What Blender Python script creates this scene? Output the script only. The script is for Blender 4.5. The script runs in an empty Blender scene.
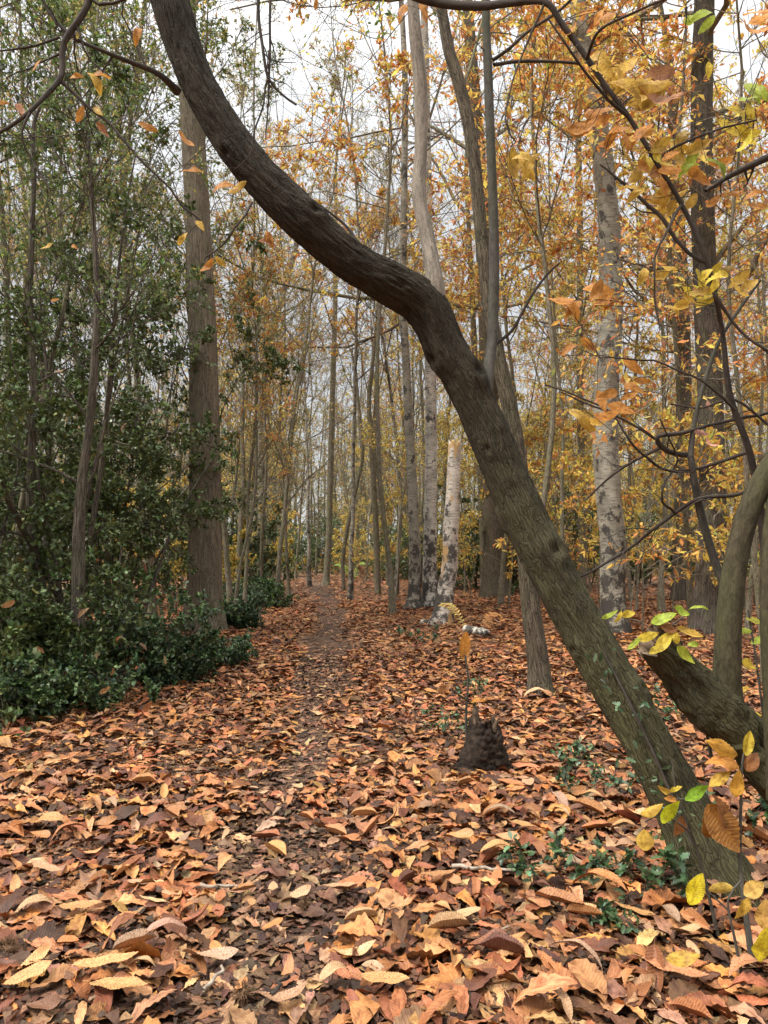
import bpy, math
import numpy as np
from mathutils import Vector
rg = np.random.default_rng(7)
sc = bpy.context.scene
COL = sc.collection
PI = math.pi
R = math.radians
# ------------------------------------------------------------------ camera model
F_, CX, CY, HZ = 770.0, 384.0, 512.0, 552.0
CAMZ = 1.5
TH = math.atan((HZ - CY) / F_)
def at(px, py, Y):
    a = (px - CX) / F_; b = (CY - py) / F_
    dy = math.cos(TH) - b * math.sin(TH); dz = math.sin(TH) + b * math.cos(TH)
    s = Y / dy
    return np.array([a * s, Y, CAMZ + dz * s])
def gy(py):                       # ground distance of a picture row (flat)
    b = (CY - py) / F_
    dy = math.cos(TH) - b * math.sin(TH); dz = math.sin(TH) + b * math.cos(TH)
    return -CAMZ * dy / dz
def proj(p):
    y = p[1]; z = p[2] - CAMZ
    f = y * math.cos(TH) + z * math.sin(TH); u = -y * math.sin(TH) + z * math.cos(TH)
    return CX + F_ * p[0] / f, CY - F_ * u / f
# ------------------------------------------------------------------ numpy noise
def _h(i, j, k, s):
    n = (i * 374761393 + j * 668265263 + k * 2147483647 + s * 974634777) & 0xffffffff
    n = ((n ^ (n >> 13)) * 1274126177) & 0xffffffff
    n = (n ^ (n >> 16)) & 0xffffffff
    return n / 4294967295.0
def vnoise(p, s=0):
    p = np.asarray(p, float); f = np.floor(p); t = p - f; t = t * t * (3 - 2 * t)
    i = f.astype(np.int64); x, y, z = i[..., 0], i[..., 1], i[..., 2]
    r = 0
    for a in (0, 1):
        for b in (0, 1):
            for c in (0, 1):
                w = (t[..., 0] if a else 1 - t[..., 0]) * (t[..., 1] if b else 1 - t[..., 1]) * (t[..., 2] if c else 1 - t[..., 2])
                r = r + w * _h(x + a, y + b, z + c, s)
    return r * 2 - 1
def fbm(p, o=4, s=0):
    r = 0; a = 1.0; q = np.asarray(p, float)
    for k in range(o):
        r = r + a * vnoise(q, s + k); q = q * 2.03 + 7.1; a *= 0.5
    return r
def xyz(x, y, z=0.0):
    return np.stack(np.broadcast_arrays(x, y, z), -1)
# path centre line
_py = np.array([-30, 0, 2.6, 5.8, 11.5, 18, 26, 40, 60, 90.])
_px = np.array([-0.3, -0.35, -0.42, -0.6, -0.85, -1.25, -1.95, -3.7, -7.5, -14])
def pathx(y): return np.interp(y, _py, _px)
def gh(x, y):
    x = np.asarray(x, float); y = np.asarray(y, float)
    d = np.abs(x - pathx(y))
    far = np.clip((y - 4) / 10, 0, 1)
    h = 0.05 * far * fbm(xyz(x * .35, y * .35), 3, 3) + 0.018 * fbm(xyz(x * 1.6, y * 1.6), 3, 9)
    h = h - 0.035 * np.exp(-(d / 0.45) ** 2)
    h = h + 0.10 * np.clip((d - 1.4) / 3, 0, 1) * np.clip((y - 5) / 6, 0, 1)
    h = h + 0.09 * np.exp(-((x - 1.45) ** 2 + (y - 3.4) ** 2) / .16)
    return h
# ------------------------------------------------------------------ objects
def props(o, label=None, cat=None, group=None, kind=None):
    if label: o['label'] = label
    if cat: o['category'] = cat
    if group: o['group'] = group
    if kind: o['kind'] = kind
    return o
def empty(name, loc, label=None, cat=None, group=None):
    o = bpy.data.objects.new(name, None); COL.objects.link(o); o.location = [float(v) for v in loc]
    o.empty_display_size = .1
    return props(o, label, cat, group)
def make_mesh(name, V, F, mat, attrs=None, smooth=True):
    V = np.asarray(V, np.float32); F = np.asarray(F, np.int32)
    me = bpy.data.meshes.new(name)
    me.vertices.add(len(V)); me.vertices.foreach_set('co', V.ravel())
    me.loops.add(F.size); me.loops.foreach_set('vertex_index', F.ravel())
    me.polygons.add(len(F))
    me.polygons.foreach_set('loop_start', np.arange(0, F.size, F.shape[1], dtype=np.int32))
    me.polygons.foreach_set('use_smooth', np.full(len(F), smooth, dtype=bool))
    me.update(calc_edges=True)
    for k, a in (attrs or {}).items():
        a = np.asarray(a, np.float32)
        if k == 'col':
            at_ = me.attributes.new('col', 'FLOAT_COLOR', 'POINT')
            if a.shape[1] == 3: a = np.concatenate([a, np.ones((len(a), 1), np.float32)], 1)
            at_.data.foreach_set('color', a.ravel())
        else:
            at_ = me.attributes.new(k, 'FLOAT_VECTOR', 'POINT'); at_.data.foreach_set('vector', a.ravel())
    me.materials.append(mat)
    return me
def add(name, geo, mat, parent=None, smooth=True, loc=None):
    V, F, A = geo
    if parent is not None: V = V - np.array(parent.location, np.float32)
    elif loc is not None: V = V - np.array(loc, np.float32)
    me = make_mesh(name, V, F, mat, A, smooth)
    o = bpy.data.objects.new(name, me); COL.objects.link(o)
    if parent is not None: o.parent = parent
    elif loc is not None: o.location = [float(v) for v in loc]
    return o
def merge(gs):
    Vs, Fs, As, n = [], [], {}, 0
    for V, F, A in gs:
        Vs.append(V); Fs.append(F + n); n += len(V)
        for k in A: As.setdefault(k, []).append(A[k])
    return np.concatenate(Vs), np.concatenate(Fs), {k: np.concatenate(v) for k, v in As.items()}
def copy_tree(o, loc, rz, s):
    c = o.copy(); COL.objects.link(c); c.location = [float(v) for v in loc]; c.rotation_euler = (0, 0, rz); c.scale = (s[0], s[0], s[1])
    for ch in o.children:
        d = ch.copy(); COL.objects.link(d); d.parent = c
    return c
# ------------------------------------------------------------------ tubes and branching
def norm(v): return v / np.maximum(np.linalg.norm(v, axis=-1, keepdims=True), 1e-9)
def tubes(P, Rr, sides):
    """P (N,K,3), Rr (N,K) -> quads; 'bk' = seamless bark coordinates"""
    N, K, _ = P.shape
    T = np.empty_like(P); T[:, 1:-1] = P[:, 2:] - P[:, :-2]; T[:, 0] = P[:, 1] - P[:, 0]; T[:, -1] = P[:, -1] - P[:, -2]
    T = norm(T)
    ref = np.tile(np.array([1., 0.3, 0.]), (N, 1)); m = T[:, 0]
    bad = np.abs((norm(ref) * m).sum(-1)) > .85; ref[bad] = [0, 0.2, 1.]
    u = np.empty_like(P); u0 = norm(ref - (ref * T[:, 0]).sum(-1, keepdims=True) * T[:, 0])
    for k in range(K):
        u0 = norm(u0 - (u0 * T[:, k]).sum(-1, keepdims=True) * T[:, k]); u[:, k] = u0
    w = np.cross(T, u)
    a = np.arange(sides) * 2 * PI / sides
    ca, sa = np.cos(a), np.sin(a)
    D = u[:, :, None] * ca[None, None, :, None] + w[:, :, None] * sa[None, None, :, None]
    V = P[:, :, None] + D * Rr[:, :, None, None]
    ln = np.concatenate([np.zeros((N, 1)), np.cumsum(np.linalg.norm(np.diff(P, axis=1), axis=-1), 1)], 1)
    off = np.arange(N)[:, None, None] * 3.7
    bk = np.stack([ca * Rr[:, :, None] + off, sa * Rr[:, :, None] + off, np.broadcast_to(ln[:, :, None], (N, K, sides))], -1)
    i = np.arange(N * K * sides).reshape(N, K, sides)
    a0 = i[:, :-1]; a1 = i[:, 1:]
    F = np.stack([a0, np.roll(a0, -1, 2), np.roll(a1, -1, 2), a1], -1).reshape(-1, 4)
    return V.reshape(-1, 3), F, {'bk': bk.reshape(-1, 3)}
def children(rng, P, Rr, n, t0, t1, ang, Lf, K, wob, up, rr, tip=.35, Labs=None, rmin=.002):
    Np, Kp, _ = P.shape
    idx = np.repeat(np.arange(Np), n); N = len(idx)
    t = rng.uniform(t0, t1, N); s = t * (Kp - 1); i = np.minimum(s.astype(int), Kp - 2); f = (s - i)[:, None]
    st = P[idx, i] * (1 - f) + P[idx, i + 1] * f
    tg = norm(P[idx, i + 1] - P[idx, i])
    pl = np.linalg.norm(np.diff(P, axis=1), axis=-1).sum(1)[idx]
    r0 = (Rr[idx, i] * (1 - f[:, 0]) + Rr[idx, i + 1] * f[:, 0]) * rr * rng.uniform(.7, 1.1, N)
    r0 = np.maximum(r0, rmin)
    L = pl * Lf * (1.15 - .7 * (t - t0) / max(t1 - t0, 1e-3)) * rng.uniform(.6, 1.2, N)
    if Labs: L = rng.uniform(Labs[0], Labs[1], N)
    pr = norm(np.cross(rng.normal(size=(N, 3)), tg))
    a = np.radians(rng.normal(ang[0], ang[1], N))[:, None]
    d = np.cos(a) * tg + np.sin(a) * pr
    Q = np.empty((N, K, 3)); Q[:, 0] = st; q = st
    for k in range(1, K):
        d = norm(d + rng.normal(size=(N, 3)) * wob + np.array([0, 0, up]))
        q = q + d * (L / (K - 1))[:, None]; Q[:, k] = q
    RR = np.maximum(r0[:, None] * np.linspace(1, tip, K)[None], rmin * .7)
    return Q, RR
def resample(pts, rad, step):
    """Catmull-Rom through pts, evenly resampled"""
    P = np.asarray(pts, float); r = np.asarray(rad, float)
    n = len(P); E = np.concatenate([[2 * P[0] - P[1]], P, [2 * P[-1] - P[-2]]]); rE = np.concatenate([[r[0]], r, [r[-1]]])
    out, ro = [], []
    for k in range(n - 1):
        p0, p1, p2, p3 = E[k:k + 4]; q0, q1, q2, q3 = rE[k:k + 4]
        m = max(2, int(np.linalg.norm(p2 - p1) / step))
        t = (np.arange(m) / m)
        cr = lambda a, b, c, d, t: .5 * (2 * b + (c - a) * t + (2 * a - 5 * b + 4 * c - d) * t ** 2 + (3 * b - a - 3 * c + d) * t ** 3)
        out.append(cr(p0, p1, p2, p3, t[:, None])); ro.append(cr(q0, q1, q2, q3, t))
    out.append(P[-1:]); ro.append(r[-1:])
    return np.concatenate(out), np.concatenate(ro)
# ------------------------------------------------------------------ leaves
def leafprof(u, kind):
    if kind == 'chestnut': return np.sin(PI * np.clip(u, 0, 1) ** .85) ** .8
    if kind == 'beech': return np.sin(PI * u ** .9) ** .7
    return np.sin(PI * u) ** .6
def leaves(rng, pos, d, nr, L, ratio, col, ns=4, kind='chestnut', three=True, bend=.25, fold=.3, teeth=0, twist=.2, spine=0, crumple=0.0):
    N = len(pos)
    d = norm(d); side = norm(np.cross(nr, d)); nn = np.cross(d, side)
    u = np.linspace(0.0, 1.0, ns)
    w = np.maximum(leafprof(u, kind), .04)
    if teeth: w = w * (1 + teeth * np.where(np.arange(ns) % 2, 1, -1))
    if spine: w = np.where(np.arange(ns) % 2, w * 1.15, w * (1 - spine)); w[0] = .06; w[-1] = .03
    vs = np.array([-1, 0, 1.]) if three else np.array([-1, 1.])
    C = len(vs)
    U = np.broadcast_to(u[None, :, None], (N, ns, C)); W = np.broadcast_to((w[:, None] * vs[None])[None], (N, ns, C))
    b = rng.normal(0, bend, N)[:, None, None]; f = rng.normal(fold * .6, fold, N)[:, None, None]; tw = rng.normal(0, twist, N)[:, None, None]
    ww = W * ratio * .5
    wav = rng.uniform(0, 6.28, N)[:, None, None]
    zz = b * ((U - .5) ** 2 - .25) * 2 + f * np.abs(ww) + tw * (U - .5) * ww * 2 + .018 * np.sin(U * 11 + wav) * (np.abs(W) > .02) * np.sign(W)
    cr_ = rng.uniform(0, 6.28, (N, 1, 1)); zz = zz + crumple * np.sin(U * 7 + cr_) * (1 + W) * np.sin(U * 3.1 + W * 2 + wav)
    if teeth: zz = zz + .02 * np.where(np.arange(ns) % 2, 1, -1)[None, :, None] * np.abs(W)
    Ls = L[:, None, None, None]
    V = pos[:, None, None] + Ls * (U[..., None] * d[:, None, None] + ww[..., None] * side[:, None, None] + zz[..., None] * nn[:, None, None])
    i = np.arange(N * ns * C).reshape(N, ns, C)
    F = np.stack([i[:, :-1, :-1], i[:, :-1, 1:], i[:, 1:, 1:], i[:, 1:, :-1]], -1).reshape(-1, 4)
    Cc = np.broadcast_to(col[:, None, None], (N, ns, C, 3)).reshape(-1, 3)
    rn = rng.uniform(0, 50, N)[:, None, None]
    lv = np.stack([U, W / np.maximum(w[None, :, None], .04), np.broadcast_to(rn, U.shape)], -1).reshape(-1, 3)
    return V.reshape(-1, 3), F, {'col': Cc, 'lv': lv}
def pal(rng, P, N, jit=.18):
    c = np.array([p[:3] for p in P]); w = np.array([p[3] for p in P], float); w /= w.sum()
    i = rng.choice(len(P), N, p=w)
    return np.clip(c[i] * (1 + rng.normal(0, jit, (N, 1))) * (1 + rng.normal(0, .07, (N, 3))), .004, .95)
def twig_leaves(rng, P, n, size, ratio, palette, ns=3, three=False, kind='beech', spread=.9, droop=.3, t0=.15, bend=.2, keep=None, spine=0, teeth=0):
    N, K, _ = P.shape
    idx = np.repeat(np.arange(N), n); M = len(idx)
    if keep is not None:
        k = rng.random(M) < keep(P[idx, -1]); idx = idx[k]; M = len(idx)
    t = rng.uniform(t0, 1, M); s = t * (K - 1); i = np.minimum(s.astype(int), K - 2); f = (s - i)[:, None]
    pos = P[idx, i] * (1 - f) + P[idx, i + 1] * f
    tg = norm(P[idx, i + 1] - P[idx, i])
    d = norm(tg * .6 + rng.normal(size=(M, 3)) * spread * .6 + np.array([0, 0, -droop]))
    nr = norm(np.array([0, 0, 1.]) + rng.normal(size=(M, 3)) * .45)
    L = size * rng.uniform(.65, 1.2, M)
    return leaves(rng, pos, d, nr, L, ratio, pal(rng, palette, M), ns, kind, three, bend, .3, spine=spine, teeth=teeth)
# ------------------------------------------------------------------ materials
class NT:
    def __init__(s, name):
        s.m = bpy.data.materials.new(name); s.m.use_nodes = True; s.t = s.m.node_tree; s.t.nodes.clear()
        s.out = s.n('ShaderNodeOutputMaterial')
    def n(s, ty, **k):
        nd = s.t.nodes.new(ty)
        for a, v in k.items(): setattr(nd, a, v)
        return nd
    def l(s, a, b): s.t.links.new(a, b)
    def attr(s, name): return s.n('ShaderNodeAttribute', attribute_name=name)
    def mapping(s, src, sc_):
        m = s.n('ShaderNodeMapping'); m.inputs['Scale'].default_value = sc_; s.l(src, m.inputs['Vector']); return m.outputs[0]
    def noise(s, vec, scale=1, detail=4, rough=.55):
        n = s.n('ShaderNodeTexNoise'); n.inputs['Scale'].default_value = scale; n.inputs['Detail'].default_value = detail; n.inputs['Roughness'].default_value = rough
        if vec is not None: s.l(vec, n.inputs['Vector'])
        return n.outputs['Fac']
    def ramp(s, fac, stops, interp='LINEAR'):
        r = s.n('ShaderNodeValToRGB'); r.color_ramp.interpolation = interp
        while len(r.color_ramp.elements) < len(stops): r.color_ramp.elements.new(.5)
        for e, (p, c) in zip(r.color_ramp.elements, stops):
            e.position = p; e.color = (*c, 1) if len(c) == 3 else c
        s.l(fac, r.inputs[0]); return r.outputs[0]
    def mix(s, f, a, b, mode='MIX'):
        m = s.n('ShaderNodeMix', data_type='RGBA', blend_type=mode)
        for i, v in ((0, f), (6, a), (7, b)):
            if hasattr(v, 'default_value') or hasattr(v, 'is_linked'): s.l(v, m.inputs[i])
            elif i == 0: m.inputs[0].default_value = v
            else: m.inputs[i].default_value = (*v, 1)
        return m.outputs[2]
    def math(s, op, a, b=0.0, c=0.0, clamp=False):
        m = s.n('ShaderNodeMath', operation=op, use_clamp=clamp)
        for i, v in enumerate((a, b, c)):
            if hasattr(v, 'is_linked'): s.l(v, m.inputs[i])
            else: m.inputs[i].default_value = v
        return m.outputs[0]
    def bump(s, h, strength, dist):
        b = s.n('ShaderNodeBump'); b.inputs['Strength'].default_value = strength; b.inputs['Distance'].default_value = dist
        s.l(h, b.inputs['Height']); return b.outputs[0]
    def pbr(s, col, rough=.8, nrm=None, spec=.3):
        p = s.n('ShaderNodeBsdfPrincipled')
        if hasattr(col, 'is_linked'): s.l(col, p.inputs['Base Color'])
        else: p.inputs['Base Color'].default_value = (*col, 1)
        if hasattr(rough, 'is_linked'): s.l(rough, p.inputs['Roughness'])
        else: p.inputs['Roughness'].default_value = rough
        p.inputs['Specular IOR Level'].default_value = spec
        if nrm is not None: s.l(nrm, p.inputs['Normal'])
        return p.outputs[0]
    def done(s, sh): s.l(sh, s.out.inputs[0]); return s.m
def bark(name, dark, light, moss=None, mossamt=.0, ridge=(38, 38, 4.5), bd=.008, lichen=0.0, strength=.9, mosslow=0.0, crack=1.0):
    t = NT(name); bk = t.attr('bk').outputs['Vector']
    wn = t.n('ShaderNodeTexNoise'); wn.inputs['Scale'].default_value = 14; wn.inputs['Detail'].default_value = 3; t.l(bk, wn.inputs['Vector'])
    ws = t.n('ShaderNodeVectorMath', operation='SCALE'); t.l(wn.outputs['Color'], ws.inputs[0]); ws.inputs['Scale'].default_value = .035
    wa = t.n('ShaderNodeVectorMath', operation='ADD'); t.l(bk, wa.inputs[0]); t.l(ws.outputs[0], wa.inputs[1])
    v = t.mapping(wa.outputs[0], ridge)
    n1 = t.noise(v, 1, 6, .72)
    vo = t.n('ShaderNodeTexVoronoi', feature='DISTANCE_TO_EDGE'); vo.inputs['Scale'].default_value = 1.0; t.l(t.mapping(wa.outputs[0], (ridge[0] * 1.9, ridge[1] * 1.9, ridge[2] * 1.0)), vo.inputs['Vector'])
    cr = t.ramp(vo.outputs['Distance'], [(.0, (0, 0, 0)), (.13, (1, 1, 1))])
    n2 = t.noise(t.mapping(bk, (9, 9, 4)), 1, 4)
    n3 = t.noise(t.mapping(bk, (160, 160, 60)), 1, 4, .7)
    c = t.mix(t.ramp(n1, [(.38, (0, 0, 0)), (.62, (1, 1, 1))]), dark, light)
    c = t.mix(t.math('MULTIPLY', t.ramp(n3, [(.4, (0, 0, 0)), (.65, (1, 1, 1))]), .45), c, tuple(min(.9, x * 1.35) for x in light))
    c = t.mix(t.math('MULTIPLY', t.ramp(n2, [(.35, (0, 0, 0)), (.7, (1, 1, 1))]), .5), c, tuple(x * .55 for x in light))
    if moss:
        nm = t.noise(t.mapping(bk, (5, 5, 1.6)), 1, 5, .65)
        f = t.math('MULTIPLY', t.ramp(nm, [(.5 - mossamt * .3, (0, 0, 0)), (.72 - mossamt * .2, (1, 1, 1))]), min(1, .4 + mossamt))
        if mosslow:
            z = t.n('ShaderNodeSeparateXYZ'); t.l(bk, z.inputs[0]); mr = t.n('ShaderNodeMapRange'); t.l(z.outputs[2], mr.inputs[0])
            mr.inputs[1].default_value = mosslow * .35; mr.inputs[2].default_value = mosslow; mr.inputs[3].default_value = 1; mr.inputs[4].default_value = .12
            f = t.math('MULTIPLY', t.ramp(nm, [(.3, (.25, .25, .25)), (.62, (1, 1, 1))]), t.math('MULTIPLY', mr.outputs[0], .8))
        c = t.mix(f, c, moss)
    c = t.mix(t.math('MULTIPLY', t.math('SUBTRACT', 1.0, cr), .8 * crack), c, tuple(x * .5 for x in dark))
    if lichen:
        nl = t.noise(t.mapping(bk, (22, 22, 14)), 1, 3)
        c = t.mix(t.math('MULTIPLY', t.ramp(nl, [(.62, (0, 0, 0)), (.8, (1, 1, 1))]), .45), c, (.36, .38, .33))
    h = t.math('ADD', t.math('ADD', t.math('MULTIPLY', n1, .7), t.math('MULTIPLY', n3, .35)), t.math('MULTIPLY', cr, .55 * crack))
    return t.done(t.pbr(c, .88, t.bump(h, strength, bd), .2))
def birch(name, base_dark=1.0, wood=0.0, white=(.64, .59, .50), thr=.55):
    t = NT(name); bk = t.attr('bk').outputs['Vector']
    z = t.n('ShaderNodeSeparateXYZ'); t.l(bk, z.inputs[0]); z = z.outputs[2]
    n1 = t.noise(t.mapping(bk, (3, 3, 3.5)), 1, 5, .6)
    ln = t.noise(t.mapping(bk, (7, 7, 38)), 1, 4, .6)
    c = t.mix(t.ramp(n1, [(.35, (0, 0, 0)), (.65, (1, 1, 1))]), white, tuple(x * .5 for x in white))
    c = t.mix(t.math('MULTIPLY', t.ramp(ln, [(.54, (0, 0, 0)), (.62, (1, 1, 1))]), .85), c, (.10, .085, .07))
    patch = t.noise(t.mapping(bk, (4, 4, 3.2)), 1, 6, .75)
    low = t.n('ShaderNodeMapRange'); t.l(z, low.inputs[0]); low.inputs[1].default_value = .1; low.inputs[2].default_value = 2.6 * base_dark
    low.inputs[3].default_value = .13; low.inputs[4].default_value = 0.0
    pf = t.ramp(t.math('ADD', patch, low.outputs[0]), [(thr, (0, 0, 0)), (thr + .05, (1, 1, 1))])
    c = t.mix(t.math('MULTIPLY', pf, .9), c, (.035, .03, .026))
    if wood:
        nw = t.noise(t.mapping(bk, (4, 4, 1.3)), 1, 3)
        c = t.mix(t.ramp(nw, [(.56, (0, 0, 0)), (.6, (1, 1, 1))]), c, (.48, .30, .13))
    h = t.math('ADD', ln, patch)
    return t.done(t.pbr(c, .7, t.bump(h, .7, .012), .3))
def leafmat(name, rough=.5, trans=.4, veins=False, use_obj=False, spots=.25, spec=.35, sat=1.0):
    t = NT(name)
    if use_obj:
        oi = t.n('ShaderNodeObjectInfo'); c0 = oi.outputs['Color']
    else: c0 = t.attr('col').outputs['Color']
    lv = t.attr('lv').outputs['Vector']
    nrm = None; c = c0
    if spots:
        if use_obj:
            tc = t.n('ShaderNodeTexCoord').outputs['Object']
            ad = t.n('ShaderNodeVectorMath', operation='ADD'); t.l(tc, ad.inputs[0]); t.l(oi.outputs['Location'], ad.inputs[1]); sv = ad.outputs[0]
            n = t.noise(sv, 26, 4, .65)
        else: n = t.noise(t.mapping(lv, (5, 1.6, 3)), 1, 4, .65)
        c = t.mix(t.math('MULTIPLY', t.ramp(n, [(.42, (0, 0, 0)), (.68, (1, 1, 1))]), spots * 2.2), c, t.mix(1.0, c, (.42, .32, .26), 'MULTIPLY'))
    if veins:
        s = t.n('ShaderNodeSeparateXYZ'); t.l(lv, s.inputs[0])
        av = t.math('ABSOLUTE', s.outputs[1])
        ph = t.math('MULTIPLY', t.math('SUBTRACT', s.outputs[0], t.math('MULTIPLY', av, .12)), 2 * PI * 15)
        sv_ = t.math('POWER', t.math('ADD', t.math('MULTIPLY', t.math('SINE', ph), .5), .5), 6.0)
        mid = t.math('LESS_THAN', av, .07)
        vn = t.math('MAXIMUM', t.math('MULTIPLY', sv_, .5), mid)
        c = t.mix(t.math('MULTIPLY', vn, .35), c, t.mix(1.0, c, (.62, .5, .42), 'MULTIPLY'))
        nrm = t.bump(t.math('MULTIPLY', vn, -1.0), .6, .004)
    p = t.pbr(c, rough, nrm, spec)
    if trans:
        tr = t.n('ShaderNodeBsdfTranslucent'); t.l(c, tr.inputs[0])
        mx = t.n('ShaderNodeMixShader'); mx.inputs[0].default_value = trans; t.l(p, mx.inputs[1]); t.l(tr.outputs[0], mx.inputs[2]); p = mx.outputs[0]
    return t.done(p)
M = {}
M['chest'] = bark('chestnut_bark', (.007, .0055, .004), (.052, .038, .026), (.115, .108, .047), .12, ridge=(46, 46, 6), bd=.018, strength=1.0, mosslow=3.1, crack=.55)  # bark darkened to put the upper arch's shade into its colour; lower moss lighter
M['chest2'] = bark('mossy_bark', (.016, .013, .008), (.085, .07, .04), (.075, .078, .03), .3, ridge=(45, 45, 14), bd=.004, crack=.3)
M['deadstem'] = bark('weathered_bark', (.08, .07, .06), (.33, .28, .22), None, 0, ridge=(60, 60, 6), bd=.004, crack=.3)
M['pole'] = bark('smooth_dark_bark', (.03, .027, .023), (.105, .095, .08), (.07, .08, .04), .2, ridge=(25, 25, 10), bd=.003, crack=.2)
M['beech'] = bark('grey_bark', (.12, .095, .07), (.27, .22, .155), (.16, .155, .085), .15, ridge=(26, 26, 2.0), bd=.02)
M['oak'] = bark('oak_bark', (.04, .03, .022), (.18, .145, .10), (.09, .09, .045), .2, ridge=(30, 30, 4), bd=.014)
M['darkbark'] = bark('dark_bark', (.05, .04, .033), (.17, .14, .11), (.10, .11, .05), .15, ridge=(24, 24, 2.5), bd=.012)
M['thin'] = bark('slim_tree_bark', (.10, .085, .065), (.30, .255, .19), (.14, .15, .06), .3, ridge=(20, 20, 6), bd=.004, strength=.5)
M['twig'] = bark('twig_bark', (.07, .058, .045), (.19, .155, .12), ridge=(50, 50, 12), bd=.001, strength=.3, crack=0.0)
M['darktwig'] = bark('dark_twig_bark', (.022, .018, .015), (.07, .056, .045), ridge=(50, 50, 12), bd=.001, strength=.3, crack=0.0)
M['birch'] = birch('birch_bark'); M['birch_snag'] = birch('peeling_birch_bark', .8, 1.0, (.68, .60, .50), thr=.54); M['birch_grey'] = birch('grey_birch_bark', .7, 0, (.34, .31, .24), thr=.535)
M['leaf'] = leafmat('autumn_leaf', .5, .5, spots=.12); M['bigleaf'] = leafmat('big_chestnut_leaf', .45, .4, veins=True, spots=.4)
M['holly'] = leafmat('holly_leaf', .38, .18, spots=0, spec=.4); M['litter'] = leafmat('litter_leaf', .6, .0, veins=True, spots=.42, spec=.3)
M['fallen'] = leafmat('fallen_leaf', .52, .0, veins=True, use_obj=True, spots=.4, spec=.35)
def mat_ground(name, near_dark, cols, sc_=14.0):
    t = NT(name); tc = t.n('ShaderNodeTexCoord').outputs['Object']
    nz = t.noise(tc, 3.0, 3)
    w = t.n('ShaderNodeVectorMath', operation='ADD'); t.l(tc, w.inputs[0])
    nn = t.n('ShaderNodeTexNoise'); nn.inputs['Scale'].default_value = 9; t.l(tc, nn.inputs['Vector'])
    sc2 = t.n('ShaderNodeVectorMath', operation='SCALE'); t.l(nn.outputs['Color'], sc2.inputs[0]); sc2.inputs['Scale'].default_value = .09
    t.l(sc2.outputs[0], w.inputs[1])
    vo = t.n('ShaderNodeTexVoronoi'); vo.inputs['Scale'].default_value = sc_; t.l(w.outputs[0], vo.inputs['Vector'])
    sp = t.n('ShaderNodeSeparateColor'); t.l(vo.outputs['Color'], sp.inputs[0])
    c = t.ramp(sp.outputs[0], [(i / (len(cols) - 1), k) for i, k in enumerate(cols)])
    fine = t.noise(tc, 60, 4)
    c = t.mix(t.ramp(fine, [(.4, (0, 0, 0)), (.7, (1, 1, 1))]), c, near_dark)
    h = t.math('ADD', t.math('MULTIPLY', sp.outputs[1], .7), fine)
    return t.done(t.pbr(c, .8, t.bump(h, .8, .03), .2))
M['ground'] = mat_ground('leaf_mould', (.045, .028, .018), [(.05, .03, .02), (.16, .08, .04), (.34, .17, .08), (.12, .06, .035), (.44, .26, .13), (.22, .11, .055)])
M['mud'] = mat_ground('trodden_leaf_mud', (.03, .02, .014), [(.04, .026, .018), (.12, .07, .045), (.22, .12, .07), (.07, .042, .028)], 18)
def plain(name, c1, c2, sc_=20, rough=.8, b=.004):
    t = NT(name); tc = t.n('ShaderNodeTexCoord').outputs['Object']; n = t.noise(tc, sc_, 5)
    return t.done(t.pbr(t.mix(t.ramp(n, [(.35, (0, 0, 0)), (.65, (1, 1, 1))]), c1, c2), rough, t.bump(n, .7, b), .2))
M['wood'] = plain('rotten_wood', (.03, .02, .013), (.09, .058, .034), 18)
M['burr'] = plain('burr_spines', (.10, .055, .03), (.22, .13, .07), 60)
M['stick'] = plain('bare_stick', (.16, .12, .085), (.42, .35, .27), 30)
M['fern'] = leafmat('dry_fern', .7, .2, spots=.1)
# ------------------------------------------------------------------ palettes (linear base colours)
ORANGE = [(.64, .27, .075, 3.4), (.55, .22, .08, 2.6), (.72, .40, .10, 2.6), (.38, .14, .06, 1.2), (.76, .55, .14, 2.2), (.46, .43, .12, 1.0)]
YELLOW = [(.80, .60, .13, 4), (.76, .50, .11, 2.5), (.62, .33, .09, 1.0), (.54, .54, .14, 2.0), (.38, .16, .05, .5)]
OLIVE = [(.38, .33, .11, 3), (.48, .37, .12, 2.5), (.24, .26, .08, 2), (.56, .37, .12, 1.8), (.38, .19, .08, 1)]
TAN = [(.52, .33, .15, 3), (.60, .40, .15, 2), (.42, .22, .10, 1.5), (.42, .34, .13, 1.5)]
GREEN = [(.12, .19, .035, 3), (.22, .30, .05, 2), (.08, .13, .03, 1)]
HOLLY = [(.07, .10, .028, 4), (.10, .145, .045, 3), (.15, .20, .07, 2.4), (.04, .055, .018, 1.0), (.20, .20, .05, .4)]
BRAMBLE = [(.06, .11, .04, 3), (.10, .16, .06, 2), (.02, .045, .02, 2), (.10, .13, .07, .8)]
LIT = [(.50, .235, .10, 4), (.42, .17, .068, 4), (.30, .115, .05, 3.2), (.15, .065, .034, 2.4), (.58, .33, .16, 1.9), (.085, .04, .024, 2.4), (.53, .25, .075, 2.0), (.36, .205, .12, 1.8)]
LITP = [(.20, .11, .065, 3), (.30, .165, .10, 3), (.12, .065, .042, 2), (.44, .25, .13, 2.5), (.56, .33, .16, 1.6), (.33, .14, .065, 2)]
FRAG = [(.10, .05, .03, 4), (.17, .085, .045, 3), (.06, .035, .022, 3), (.28, .15, .08, 1.6), (.40, .23, .12, .6)]
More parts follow.
